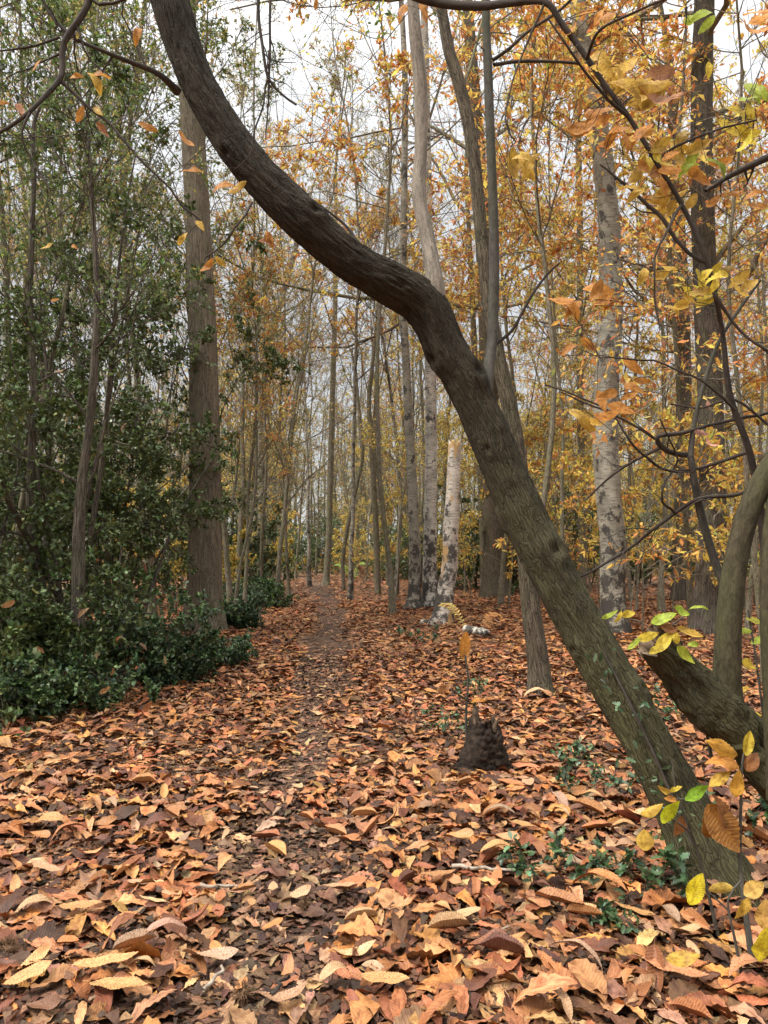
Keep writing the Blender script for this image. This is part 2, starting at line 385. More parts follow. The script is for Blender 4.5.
# ================================================================== SETTING
def axis(a, b, s0, s1, lo, hi):
    mid = np.arange(a, b, s0); L = [];
    x = b; st = s0
    while x < hi: L.append(x); st = min(st * 1.18, s1); x += st
    Rr_ = [L + [hi]][0]
    x = a; st = s0; Q = []
    while x > lo: st = min(st * 1.18, s1); x -= st; Q.append(x)
    return np.array(sorted(set(np.round(np.concatenate([Q, mid, Rr_]), 4))))
xs = axis(-6, 6, .09, 25, -400, 400); ys = axis(0, 20, .1, 25, -60, 500)
X, Y = np.meshgrid(xs, ys); Z = gh(X, Y)
i = np.arange(X.size).reshape(X.shape)
F = np.stack([i[:-1, :-1], i[:-1, 1:], i[1:, 1:], i[1:, :-1]], -1).reshape(-1, 4)
props(add('ground', (np.stack([X, Y, Z], -1).reshape(-1, 3), F, {}), M['ground']), kind='structure')
yy = np.arange(.3, 48, .12); w = .30 + .09 * np.sin(yy * 1.7) + .07 * np.sin(yy * .63 + 1) + .012 * yy
tt = np.linspace(-1, 1, 9); cx = pathx(yy) + .06 * np.sin(yy * 2.3)
X = cx[:, None] + (w * (1 + .25 * vnoise(xyz(yy * 1.9, 0.0), 4)))[:, None] * tt[None]; Y = np.broadcast_to(yy[:, None], X.shape)
Z = gh(X, Y) + .012 - .03 * np.abs(tt)[None] ** 3
i = np.arange(X.size).reshape(X.shape)
F = np.stack([i[:-1, :-1], i[:-1, 1:], i[1:, 1:], i[1:, :-1]], -1).reshape(-1, 4)
props(add('path', (np.stack([X, Y, Z], -1).reshape(-1, 3), F, {}), M['mud']), kind='structure')

# ================================================================== LEAF LITTER
TR = at(715, 905, gy(905))          # foot of the leaning trunk
def scatter(rng, n, y0, y1, spread, ns, three, size, hmax, dens_path=.5, teeth=0):
    y = np.sqrt(rng.uniform(y0 ** 2, y1 ** 2, n)); x = rng.uniform(-1, 1, n) * (y * spread + 1.2)
    d = np.abs(x - pathx(y) - .06 * np.sin(y * 2.3)); on = d < (.26 + .012 * y) * (.75 + .5 * vnoise(xyz(0 * y, y * .8), 8)) + .1 * vnoise(xyz(x * 1.5, y * 1.5), 5)
    # thin out: trodden path and random bare patches, holly bank
    keep = np.where(on, rng.random(n) < dens_path, True) & (rng.random(n) < .85 + .45 * vnoise(xyz(x * 2.2, y * 2.2), 21))
    x, y, on = x[keep], y[keep], on[keep]; m = len(x)
    lay = rng.random(m) ** 1.6
    z = gh(x, y) + np.where(on, .014, .004) + lay * np.where(on, .012, hmax)
    a = rng.uniform(0, 2 * PI, m); tilt = np.where(on, .07, .18)
    dd = np.stack([np.cos(a), np.sin(a), rng.normal(0, 1, m) * tilt * .7], -1)
    nr = norm(np.stack([rng.normal(0, 1, m) * tilt, rng.normal(0, 1, m) * tilt, np.ones(m)], -1))
    L = size * rng.choice([.45, .7, 1, 1.15, 1.3], m, p=[.2, .25, .3, .15, .1]) * rng.uniform(.85, 1.12, m) * np.where(on, .8, 1)
    c = np.where(on[:, None], pal(rng, LITP, m, .2), pal(rng, LIT, m, .2) * np.array([.92, .88, .83]))
    c = c * (.55 + .45 * lay[:, None]) if False else c
    pos = np.stack([x, y, z], -1) - dd * (L * .5)[:, None]; pos[:, 2] = z + np.abs(dd[:, 2]) * L * .15
    return leaves(rng, pos, dd, nr, L, np.where(rng.random(m) < .12, .55, rng.uniform(.24, .37, m))[:, None, None], c, ns, 'chestnut', three, .2, .3, teeth=teeth, twist=.4, crumple=.045)
def frags(rng, n, y0, y1):
    y = np.sqrt(rng.uniform(y0 ** 2, y1 ** 2, n)); x = rng.uniform(-1, 1, n) * (y * .56 + 1.0); m = n
    a = rng.uniform(0, 2 * PI, m); dd = np.stack([np.cos(a), np.sin(a), rng.normal(0, .12, m)], -1)
    nr = norm(np.stack([rng.normal(0, .22, m), rng.normal(0, .22, m), np.ones(m)], -1)); L = rng.uniform(.02, .085, m)
    pos = np.stack([x, y, gh(x, y) + .016 + .006 * rng.random(m)], -1)
    return leaves(rng, pos, dd, nr, L, rng.uniform(.3, .8, m)[:, None, None], pal(rng, FRAG, m, .25), 3, 'chestnut', False, .3, .3, twist=.5)
parts = [frags(rg, 26000, 1.5, 5), frags(rg, 30000, 5, 11), scatter(rg, 15000, 1.5, 5.2, .56, 13, True, .165, .038, .30, .045), scatter(rg, 36000, 5.2, 11, .55, 5, True, .140, .05, .45),
         scatter(rg, 70000, 11, 24, .55, 3, True, .155, .06), scatter(rg, 60000, 24, 48, .48, 3, False, .19, .07)]
props(add('leaf_litter', merge(parts), M['litter']), 'brown and tan chestnut leaves carpeting the forest floor', 'leaf litter', kind='stuff')

# the largest fallen leaves, each a thing
names_col = [('pale tan', (.55, .34, .18)), ('orange brown', (.47, .20, .075)), ('dark brown', (.17, .075, .045)), ('golden tan', (.56, .29, .12)), ('reddish brown', (.33, .125, .06)), ('greyish tan', (.42, .27, .17)), ('yellow', (.72, .47, .06))]
shapes = [('flat', .12, .15, .1), ('arched', -.75, .3, .3), ('upcurled', .8, .4, .4), ('folded', .15, 1.3, .2), ('twisted', .3, .4, 1.8)]
fmesh = []
for si, (sn, b, f, tw) in enumerate(shapes):
    for v in range(3):
        r2 = np.random.default_rng(100 + si * 10 + v)
        N1 = np.array([[0., 0, 0]])
        u = np.linspace(0, 1, 41); w = leafprof(u, 'chestnut') * (1 + .05 * np.where(np.arange(41) % 2, 1, -1)); w = np.maximum(w, .03)
        w = w * (1 + .12 * np.sin(u * 9 + v)); vs = np.linspace(-1, 1, 7)
        U, Vv = np.meshgrid(u, vs, indexing='ij'); ww = w[:, None] * Vv * .5 * (.34 + .03 * v)
        zz = b * ((U - .5) ** 2 - .25) * 1.2 + f * np.abs(ww) * (1.2 if v else .8) + tw * (U - .5) * ww + .012 * np.sin(U * 14 + v * 2) * Vv ** 2 + .006 * np.cos(2 * PI * 15 * (U - .12 * np.abs(Vv)))
        P3 = np.stack([U - .5, ww, zz], -1).reshape(-1, 3); P3[:, 2] -= P3[:, 2].min() * .7
        i = np.arange(41 * 7).reshape(41, 7); F = np.stack([i[:-1, :-1], i[:-1, 1:], i[1:, 1:], i[1:, :-1]], -1).reshape(-1, 4)
        lv = np.stack([U, Vv, U * 0 + v], -1).reshape(-1, 3)
        # leaf stalk
        k = np.linspace(0, 1, 6); st = np.stack([-.5 - .13 * k, .02 * k ** 2, k * 0 + zz[0, 3] - P3[:, 2].min() * 0], -1)
        tv, tf, ta = tubes(st[None] + np.array([0, 0, -(zz.min()) * .7]), np.full((1, 6), .006), 5)
        V_ = np.concatenate([P3, tv]); F_2 = np.concatenate([F, tf + len(P3)]); lv = np.concatenate([lv, np.tile([.5, 0, 0], (len(tv), 1))])
        fmesh.append((sn, make_mesh('fallen_leaf', V_, F_2, M['fallen'], {'lv': lv})))
def where(x, y):
    px, py = proj((x, y, 0))
    row = ', bottom edge' if py > 965 else ', near foreground' if py > 880 else ', trunk foot level' if py > 800 else ', stump level'
    if px > 600: c = 'beside the leaning trunk foot'
    elif px > 440: c = 'on the right verge'
    elif px > 330: c = 'just right of path'
    elif px > 190: c = 'on the path'
    elif px > 90: c = 'just left of path'
    else: c = 'on the far left verge'
    return c + row
AUTO = []          # (object, stem label, picture x)
pts = []
rl = np.random.default_rng(55)
def put_leaf(x, y, ci, mi, L, a, tilt, z=None):
    sn, me = fmesh[mi]
    o = bpy.data.objects.new('fallen_leaf', me); COL.objects.link(o)
    o.location = (x, y, float(gh(x, y)) + (.05 + .02 * rl.random() if z is None else z)); o.scale = (L, L, L)
    o.rotation_euler = (rl.normal(0, tilt), rl.normal(0, tilt), a)
    cn, c = names_col[ci]; j = 1 + rl.normal(0, .12)
    o.color = (min(.9, c[0] * j), min(.9, c[1] * j * (1 + rl.normal(0, .05))), c[2] * j, 1)
    props(o, None, 'leaf', 'large fallen chestnut leaves on the ground')
    AUTO.append((o, f'{cn} {sn} leaf {where(x, y)}', proj((x, y, 0))[0]))
    pts.append((x, y))
n = 0
while n < 285:
    y = float(np.sqrt(rl.uniform(2.25 ** 2, 5.0 ** 2))); x = float(rl.uniform(-.56, .56) * y)
    px, py = proj((x, y, .03))
    if not (2 < px < 766 and 745 < py < 1020): continue
    if (x - TR[0]) ** 2 + (y - TR[1]) ** 2 < .1: continue
    onp = abs(x - pathx(y)) < .26
    if onp and rl.random() < .55: continue
    if any((x - a) ** 2 + (y - b) ** 2 < .0065 for a, b in pts): continue
    ci = int(rl.choice(6, p=[.18, .30, .14, .2, .10, .08])); mi = int(rl.integers(15))
    put_leaf(x, y, ci, mi, float(rl.choice([.09, .12, .15, .18], p=[.25, .3, .3, .15]) * rl.uniform(.9, 1.1)), float(rl.uniform(0, 6.28)), .22 if not onp else .08)
    n += 1
for px, py, L, a, ci, mi in [(46, 886, .20, -.5, 0, 0), (80, 926, .17, .15, 3, 1), (118, 1010, .21, -.2, 3, 2), (105, 985, .22, .35, 3, 0), (165, 952, .17, .5, 5, 3), (273, 897, .13, 1.7, 0, 0), (385, 1000, .17, .1, 3, 1),
                            (675, 992, .22, -.5, 3, 0), (288, 985, .12, 1.5, 3, 6), (210, 972, .20, .1, 5, 12), (340, 897, .17, .5, 0, 1), (438, 893, .17, .3, 3, 0), (560, 925, .22, -.7, 1, 9), (537, 706, .27, .1, 0, 3), (600, 912, .24, -.6, 1, 4), (95, 800, .17, .4, 1, 3), (500, 870, .20, .2, 3, 4)]:
    g = at(px, py, gy(py)); put_leaf(float(g[0]), float(g[1]), ci, mi, L, a, .07, .085)

# burrs, sticks
def burr(px, py, lab, s=.032):
    g = at(px, py, gy(py)); z = float(gh(g[0], g[1])) + .05
    r_ = np.random.default_rng(int(px)); n = 170
    d = norm(r_.normal(size=(n, 3))); P = np.stack([d * s * .45, d * s * .8 + r_.normal(size=(n, 3)) * .002, d * s * r_.uniform(1, 1.3, (n, 1)) + r_.normal(size=(n, 3)) * .003], 1) + np.array([g[0], g[1], z])
    sp = tubes(P, np.tile([.0022, .0016, .0005], (n, 1)), 4)
    k = np.linspace(0, PI, 9); core = np.stack([0 * k, 0 * k, -np.cos(k) * s * .62], -1)[None] + np.array([g[0], g[1], z])
    cr = tubes(core, (np.sin(k) * s * .62 + 1e-4)[None], 12)
    props(add('chestnut_burr', merge([sp, cr]), M['burr'], loc=(g[0], g[1], z)), lab, 'burr', 'spiny chestnut burrs')
burr(436, 818, 'spiny brown chestnut burr lying below the small stump', .036); burr(22, 928, 'spiny chestnut burr at the left edge, upper of two', .04)
burr(8, 962, 'spiny chestnut burr at the left edge, lower of two', .04); burr(243, 1000, 'spiny chestnut burr on the path at the bottom edge', .036)
burr(305, 905, 'spiny chestnut burr on the path beside pale leaf', .028); burr(95, 860, 'small spiny burr among leaves left of the path', .028)
def stick(p0, p1, r, lab, pale=True):
    a = at(*p0, gy(p0[1])); b = at(*p1, gy(p1[1])); r_ = np.random.default_rng(int(p0[0]) + 5)
    t = np.linspace(0, 1, 9)[:, None]; P = a * (1 - t) + b * t + r_.normal(size=(9, 3)) * .008
    P[:, 2] = gh(P[:, 0], P[:, 1]) + .06 + .01 * r_.random(9)
    props(add('fallen_stick', tubes(P[None], (r * np.linspace(1.1, .7, 9))[None], 7), M['stick'] if pale else M['darktwig'], loc=P[0]), lab, 'stick', 'sticks lying in the leaves')
stick((200, 898), (238, 894), .008, 'short pale stick lying across the muddy path'); stick((206, 1003), (222, 980), .007, 'short pale stick at the bottom of the path')
stick((452, 877), (515, 885), .009, 'long pale stick on the leaves below the stump'); stick((45, 700), (73, 724), .007, 'thin pale stick under the holly bank', True)
stick((272, 1005), (290, 985), .006, 'dark twig on the path at the bottom edge', False); stick((90, 745), (120, 752), .006, 'dark twig at the foot of the holly bank', False)

# ================================================================== HERO TREES
def rough_tube(P, Rr, sides, amp, rs=(34, 34, 5), seed=0, lump=.06, flare=0, knots=(), flo=.1):
    """trunk with bark ridges and swellings cut into the mesh"""
    V, F, A = tubes(P[None], Rr[None], sides); bk = A['bk']; K = len(P)
    C = np.repeat(P, sides, 0); d = norm(V - C); rad = np.repeat(Rr, sides)[:, None]
    ang = np.tile(np.arange(sides) * 2 * PI / sides, K)
    n1 = 1 - np.abs(fbm(bk * np.array(rs), 3, seed)); n2 = fbm(bk * np.array([6, 6, 2.2]), 2, seed + 5)
    dis = amp * (n1[:, None] - .6) + rad * lump * n2[:, None]
    for kl, ka, kr, kh in knots:
        dl = bk[:, 2] - kl; da = (ang - ka + PI) % (2 * PI) - PI; q2 = (dl / kr) ** 2 + (da * rad[:, 0] / (kr * .8)) ** 2
        dis = dis + (kh * (np.exp(-q2 * 1.2) - 1.25 * np.exp(-q2 * 7)))[:, None]
    if flare:
        ln = bk[:, 2]; fl = np.exp(-np.maximum(ln - flo, 0) / (Rr[0] * 1.1)) * (1 + .45 * np.sin(ang * 4 + seed) + .25 * np.sin(ang * 7 + 2 * seed))
        dis = dis + (rad[:, 0] * flare * fl)[:, None]
    return V + d * dis, F, A
def pixline(pp, closed=False):
    """(px, py, width_px, Y) -> points, radii"""
    P = [at(a, b, Yd) for a, b, w, Yd in pp]; Rr = [w / F_ * Yd * .5 for a, b, w, Yd in pp]
    return P, Rr
def limb(pp, step, sides, amp, **k):
    P, r = pixline(pp); P, r = resample(P, r, step); return rough_tube(P, r, sides, amp, **k), P, r
def fix(P, K):      # resample polyline to K points for branching
    s = np.concatenate([[0], np.cumsum(np.linalg.norm(np.diff(P, axis=0), axis=1))]); t = np.linspace(0, s[-1], K)
    return np.stack([np.interp(t, s, P[:, j]) for j in range(3)], -1)
def fixr(P, r, K):
    s = np.concatenate([[0], np.cumsum(np.linalg.norm(np.diff(P, axis=0), axis=1))]); return np.interp(np.linspace(0, s[-1], K), s, r)

# ---- leaning chestnut
g = at(716, 905, gy(905)); B0 = np.array([g[0], g[1], 0.0])
lean = empty('leaning_chestnut_tree', B0, 'leaning arched brown chestnut trunk crossing the path view, bare grey shoots rising from it', 'tree')
Yb = gy(905)
pp = [(748, 965, 92, Yb + .02), (724, 900, 70, Yb + .02), (692, 828, 57, Yb + .1), (649, 745, 50, Yb + .2), (612, 680, 48, Yb + .3), (561, 590, 46, Yb + .4), (517, 500, 45, Yb + .5), (478, 410, 42, Yb + .55),
      (445, 345, 42, Yb + .55), (424, 305, 47, Yb + .55), (390, 283, 46, Yb + .5), (345, 256, 43, Yb + .45), (296, 213, 43, Yb + .4), (245, 158, 41, Yb + .4), (205, 97, 40, Yb + .4), (185, 50, 40, Yb + .4), (170, 0, 41, Yb + .4), (152, -60, 40, Yb + .5), (140, -200, 36, Yb + .6), (150, -400, 30, Yb + .6)]
pp = [(a, b, w * .93, c) for a, b, w, c in pp]
geo, LP, LR = limb(pp, .012, 110, .014, rs=(40, 40, 7), seed=2, lump=.09, flare=.32, flo=.26, knots=[(.85, 4.3, .07, .03), (1.5, 3.4, .05, .02), (1.95, 4.8, .09, .035), (2.55, 3.9, .06, .022), (2.95, 5.2, .10, .04), (3.1, 3.2, .09, .03), (3.55, 4.4, .06, .02), (4.1, 5.0, .07, .026), (4.6, 3.6, .06, .02), (1.2, 5.4, .06, .025), (.5, 3.2, .08, .03), (2.2, 2.4, .07, .03), (3.3, 1.2, .07, .03), (1.6, 1.0, .07, .03)])
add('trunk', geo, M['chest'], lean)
# grey bare stem from the knee
pp = [(436, 312, 22, Yb + .55), (435, 290, 22, Yb + .54), (433, 268, 17, Yb + .54), (427, 235, 15, Yb + .57), (419, 195, 14, Yb + .6), (421, 140, 13, Yb + .62), (420, 80, 13, Yb + .62), (414, 20, 11.5, Yb + .62), (412, -40, 11, Yb + .62), (405, -200, 8, Yb + .6)]
geo, P, r = limb(pp, .012, 20, .002, seed=4, lump=.12)
add('stem', geo, M['deadstem'], lean)['label'] = 'pale barkless stem rising from the knee of the trunk'
pp = [(478, 420, 16, Yb + .54), (484, 398, 16, Yb + .54), (488, 372, 12.5, Yb + .57), (493, 325, 11, Yb + .64), (494, 240, 10, Yb + .66), (491, 150, 9.5, Yb + .66), (488, 70, 9, Yb + .66), (486, 10, 8, Yb + .66), (487, -80, 8, Yb + .66), (492, -200, 5, Yb + .66)]
geo, POLE, POLER = limb(pp, .012, 16, .001, seed=5, lump=.06)
add('stem', geo, M['pole'], lean)['label'] = 'straight dark shoot growing up from the trunk'
def authored(rng, root, lines, mat, K=12, wob=.006, name='branch', sides=7):
    out = []
    for L in lines:
        P, r = pixline(L); P, r = resample(P, r, .04); P = P + fbm(P * 7, 2, 3)[:, None] * rng.normal(size=3)[None] * wob
        add(name, tubes(P[None], r[None], sides), mat, root); out.append((fix(P, K), fixr(P, r, K)))
    return np.stack([o[0] for o in out]), np.stack([o[1] for o in out])
rb = np.random.default_rng(31)
yl = Yb + .4
BL = [[(178, 92, 9, yl), (160, 75, 6, yl - .1), (130, 62, 5, yl - .15), (100, 50, 4, yl - .2), (70, 35, 4, yl - .2), (45, 5, 3.5, yl - .2), (30, -40, 3, yl - .2)],
      [(100, -60, 7, yl - .5), (92, -5, 7, yl - .5), (78, 22, 7, yl - .5), (65, 42, 6.5, yl - .5), (60, 76, 6, yl - .5), (45, 95, 5, yl - .55), (28, 113, 4.5, yl - .6), (0, 132, 3.5, yl - .6), (-30, 140, 3, yl - .6)],
      [(60, 76, 5, yl - .5), (80, 95, 3.6, yl - .5), (100, 114, 3, yl - .5), (145, 165, 2.6, yl - .5), (172, 190, 2.4, yl - .5), (200, 222, 2, yl - .5)],
      [(30, 113, 3, yl - .6), (22, 130, 2.6, yl - .6), (26, 150, 2, yl - .6), (50, 188, 1.6, yl - .6)],
      [(256, -30, 4, yl - .3), (259, 10, 3.6, yl - .3), (262, 45, 3.2, yl - .3), (268, 78, 3, yl - .3), (283, 95, 2.4, yl - .3), (297, 105, 2, yl - .3)],
      [(268, 78, 2.4, yl - .3), (262, 95, 2, yl - .3), (257, 128, 1.8, yl - .3), (250, 155, 1.4, yl - .3), (238, 168, 1.2, yl - .3)],
      [(270, -20, 3, yl - .3), (270, 40, 2.6, yl - .3), (268, 100, 1.8, yl - .3), (266, 140, 1.2, yl - .3)],
      [(252, 205, 3, yl - .1), (240, 220, 2.4, yl - .2), (222, 245, 2, yl - .2), (205, 262, 1.6, yl - .2)],
      [(60, 37, 3, yl - .5), (38, 45, 2.4, yl - .5), (10, 50, 2, yl - .5), (-20, 52, 2, yl - .5)],
      [(395, 274, 8, yl + .2), (378, 262, 5, yl + .3), (360, 245, 4, yl + .4), (345, 225, 3, yl + .5), (320, 205, 2, yl + .5)],
      [(493, 60, 4, yl + .26), (510, 48, 3.6, yl + .2), (530, 30, 3, yl + .2), (560, 10, 3, yl + .2), (590, -20, 2.6, yl + .2)],
      [(494, 65, 4, yl + .26), (520, 61, 3.6, yl + .3), (550, 62, 3.2, yl + .3), (580, 64, 3, yl + .3)],
      [(494, 180, 3, yl + .26), (470, 260, 3, yl + .3), (478, 290, 2, yl + .3)],
      [(494, 345, 4, yl + .26), (512, 330, 3.2, yl + .3), (535, 290, 3, yl + .3), (560, 262, 2.2, yl + .3)]]
BL = BL[:12] + BL[13:]
BPn, BRn = authored(rb, lean, BL, M['darktwig'], wob=.012)
TW = children(rb, BPn[:9], BRn[:9], 6, .15, .98, (48, 15), .3, 6, .22, -.02, .55, rmin=.0014)
TW2 = children(rb, TW[0], TW[1], 2, .2, .95, (45, 15), .5, 5, .2, 0, .6, rmin=.0012)
add('twig_sprays', merge([tubes(*TW, 4), tubes(*TW2, 3)]), M['darktwig'], lean)
def leaf_at(rng, specs, mat, root, name='leaf', ns=21, label=None, to=None):
    """individual hanging leaves: (px, py, Y, length m, picture angle deg (0 = right, 90 = up), colour, ratio)"""
    for s in specs:
        px, py, Yd, L, ang, c = s[:6]; ratio = s[6] if len(s) > 6 else .38
        a = R(ang); d = np.array([[math.cos(a), rng.uniform(-.35, .35), math.sin(a)]]); nr = np.array([[rng.uniform(-.5, .5), -1 + rng.uniform(0, .5), rng.uniform(-.1, .8)]])
        p = at(px, py, Yd)[None] - norm(d) * L * .5
        geo = leaves(rng, p, d, nr, np.array([L]), ratio, np.array([c]), ns, 'chestnut', True, .3, .35, teeth=.05, twist=.5, crumple=.03)
        add(name, geo, mat, root)
        if to is not None:
            q = to[np.argmin(((to - p[0]) ** 2).sum(1))]; tt_ = np.linspace(0, 1, 6)[:, None]; mid_ = (p[0] + q) / 2 + np.array([0, 0, .12 * np.linalg.norm(p[0] - q)]) - norm(d)[0] * .03
            STK.append(((1 - tt_) ** 2 * q + 2 * tt_ * (1 - tt_) * mid_ + tt_ ** 2 * p[0])[None])
STK = []
OR, OY, YG, BR_, YE, RD = (.66, .30, .06), (.74, .48, .08), (.46, .58, .07), (.38, .17, .06), (.80, .62, .07), (.46, .20, .08)
leaf_at(rb, [(94, 85, yl - .5, .11, -60, OY), (102, 77, yl - .5, .10, -20, OR), (80, 114, yl - .5, .085, 70, OR), (98, 112, yl - .5, .07, -40, OY), (77, 78, yl - .6, .06, 10, OR), (38, 65, yl - .6, .07, 60, OR), (20, 110, yl - .6, .09, -60, RD),
             (187, 138, yl - .5, .095, -45, OR), (200, 226, yl - .5, .075, -55, OY), (183, 239, yl - .5, .07, 50, OY), (206, 265, yl - .3, .09, 40, OR), (221, 262, yl - .3, .07, -40, OY), (138, 38, yl - .3, .10, 80, OR), (268, 245, yl - .2, .10, -15, RD), (270, 240, yl - .2, .09, -70, OR),
             (4, 103, yl - .6, .05, 0, OR), (78, 35, yl - .5, .045, 90, YE), (103, 130, yl - .5, .08, -50, RD), (237, 187, yl - .1, .11, 30, OY), (225, 190, yl - .1, .12, 10, OR), (192, 172, yl, .11, 0, OR), (55, 300, yl + .3, .05, 10, OR), (148, 127, yl - .5, .09, -20, OR), (46, 246, yl, .07, 25, OY), (75, 248, yl, .05, -30, OR),
             (423, 14, Yb + .5, .12, -75, OR), (403, 15, Yb + .5, .12, -110, OR), (316, 4, Yb + .4, .06, 80, OR)], M['bigleaf'], lean, to=np.concatenate([BPn.reshape(-1, 3), TW[0].reshape(-1, 3), TW2[0].reshape(-1, 3)]))
add('leaf_stalk_sprays', tubes(np.concatenate(STK), np.tile(np.linspace(.002, .0011, 6), (len(STK), 1)), 4), M['darktwig'], lean); STK.clear()
# ---- coppiced chestnut at the right edge: stool limb, curved stem, arching stem
g = at(930, 905, 3.38); C0 = np.array([g[0], g[1], 0.0])
cop = empty('coppiced_chestnut_tree', C0, 'curved mossy chestnut stems rising from a broken stool at the right edge', 'tree')
YC = 3.3
geo, P, r = limb([(980, 930, 76, YC + .1), (900, 880, 60, YC + .1), (830, 828, 50, YC + .05), (782, 782, 44, YC), (750, 742, 42, YC), (718, 710, 44, YC), (694, 688, 38, YC - .01), (674, 666, 31, YC - .03), (662, 652, 28, YC - .05), (655, 645, 26, YC - .06)], .01, 60, .022, seed=8, lump=.34, rs=(30, 30, 9), knots=[(2.0, 4.0, .09, .04), (1.6, 3.0, .08, .03), (2.3, 5.0, .07, .04)])
kk = len(P); Vx = geo[0].reshape(kk, 60, 3); an = np.arange(60) * 2 * PI / 60; ax = norm(P[-1] - P[-4]); jg = .07 * np.abs(vnoise(xyz(np.cos(an) * 3.1, np.sin(an) * 3.1, 4.), 3)) + .05 * np.abs(np.sin(an * 3.5)) ** 3 - .02
for j_ in range(7): Vx[kk - 1 - j_] += (jg * (1 - j_ / 7))[:, None] * ax
rim_ = Vx[-1]; cc_ = rim_.mean(0); rings = [rim_, cc_ + (rim_ - cc_) * .72 - ax * .02, cc_ + (rim_ - cc_) * .45 - ax * .10, np.tile(cc_ - ax * .14, (60, 1))]; ii_ = np.arange(240).reshape(4, 60)
HW = (np.concatenate(rings), np.stack([ii_[:-1], np.roll(ii_[:-1], -1, 1), np.roll(ii_[1:], -1, 1), ii_[1:]], -1).reshape(-1, 4), {}); geo = (Vx.reshape(-1, 3), geo[1], geo[2])
M['splinter'] = plain('splintered_wood', (.05, .035, .022), (.24, .17, .11), 30)
add('broken_end', HW, M['splinter'], cop)
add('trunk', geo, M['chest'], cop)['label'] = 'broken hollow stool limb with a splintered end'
geo, P, r = limb([(738, 742, 44, YC), (728, 702, 29, YC), (728, 640, 24.5, YC), (733, 580, 23, YC), (743, 530, 22, YC), (758, 490, 22.5, YC), (783, 448, 23, YC), (820, 390, 24, YC), (850, 310, 26, YC), (870, 200, 22, YC), (860, 60, 18, YC + .1), (830, -120, 12, YC + .2)], .012, 36, .002, rs=(50, 50, 10), seed=9, lump=.05)
add('stem', geo, M['chest2'], cop)['label'] = 'smooth mossy stem curving up to the right'
geo, P, r = limb([(778, 800, 22, YC - .1), (772, 700, 17, YC - .1), (768, 600, 15, YC - .1), (771, 520, 13, YC - .05), (790, 400, 12, YC), (800, 200, 9, YC)], .02, 16, .001, seed=10)
add('stem', geo, M['chest2'], cop)
geo, AP, AR = limb([(772, 720, 16, YC + .2), (766, 560, 10, YC + .3), (752, 462, 7, YC + .2), (730, 395, 6, YC + .15), (722, 330, 5.5, YC + .1), (707, 262, 5, YC), (683, 207, 5, YC), (655, 160, 4.6, YC), (628, 116, 4.6, YC), (605, 85, 5, YC), (587, 58, 5.5, YC), (562, 24, 6, YC), (545, 2, 7, YC), (510, 3, 8, YC + .1), (480, 6, 9, YC + .2), (440, 3, 9, YC + .3), (405, -8, 8, YC + .3), (360, -40, 8, YC + .3)], .02, 12, .001, seed=11)
add('stem', geo, M['darktwig'], cop)['label'] = 'thin dark stem arching over to the left'
geo, P2, R2 = limb([(735, 640, 9, YC + .5), (728, 596, 8, YC + .5), (716, 565, 8.5, YC + .5), (700, 510, 8, YC + .45), (692, 465, 6.5, YC + .4), (691, 450, 5.5, YC + .4), (694, 425, 5, YC + .4), (699, 402, 4.5, YC + .4), (720, 340, 4, YC + .4), (760, 280, 3, YC + .4)], .02, 12, .001, seed=12)
add('stem', geo, M['pole'], cop)
yc = YC + .4
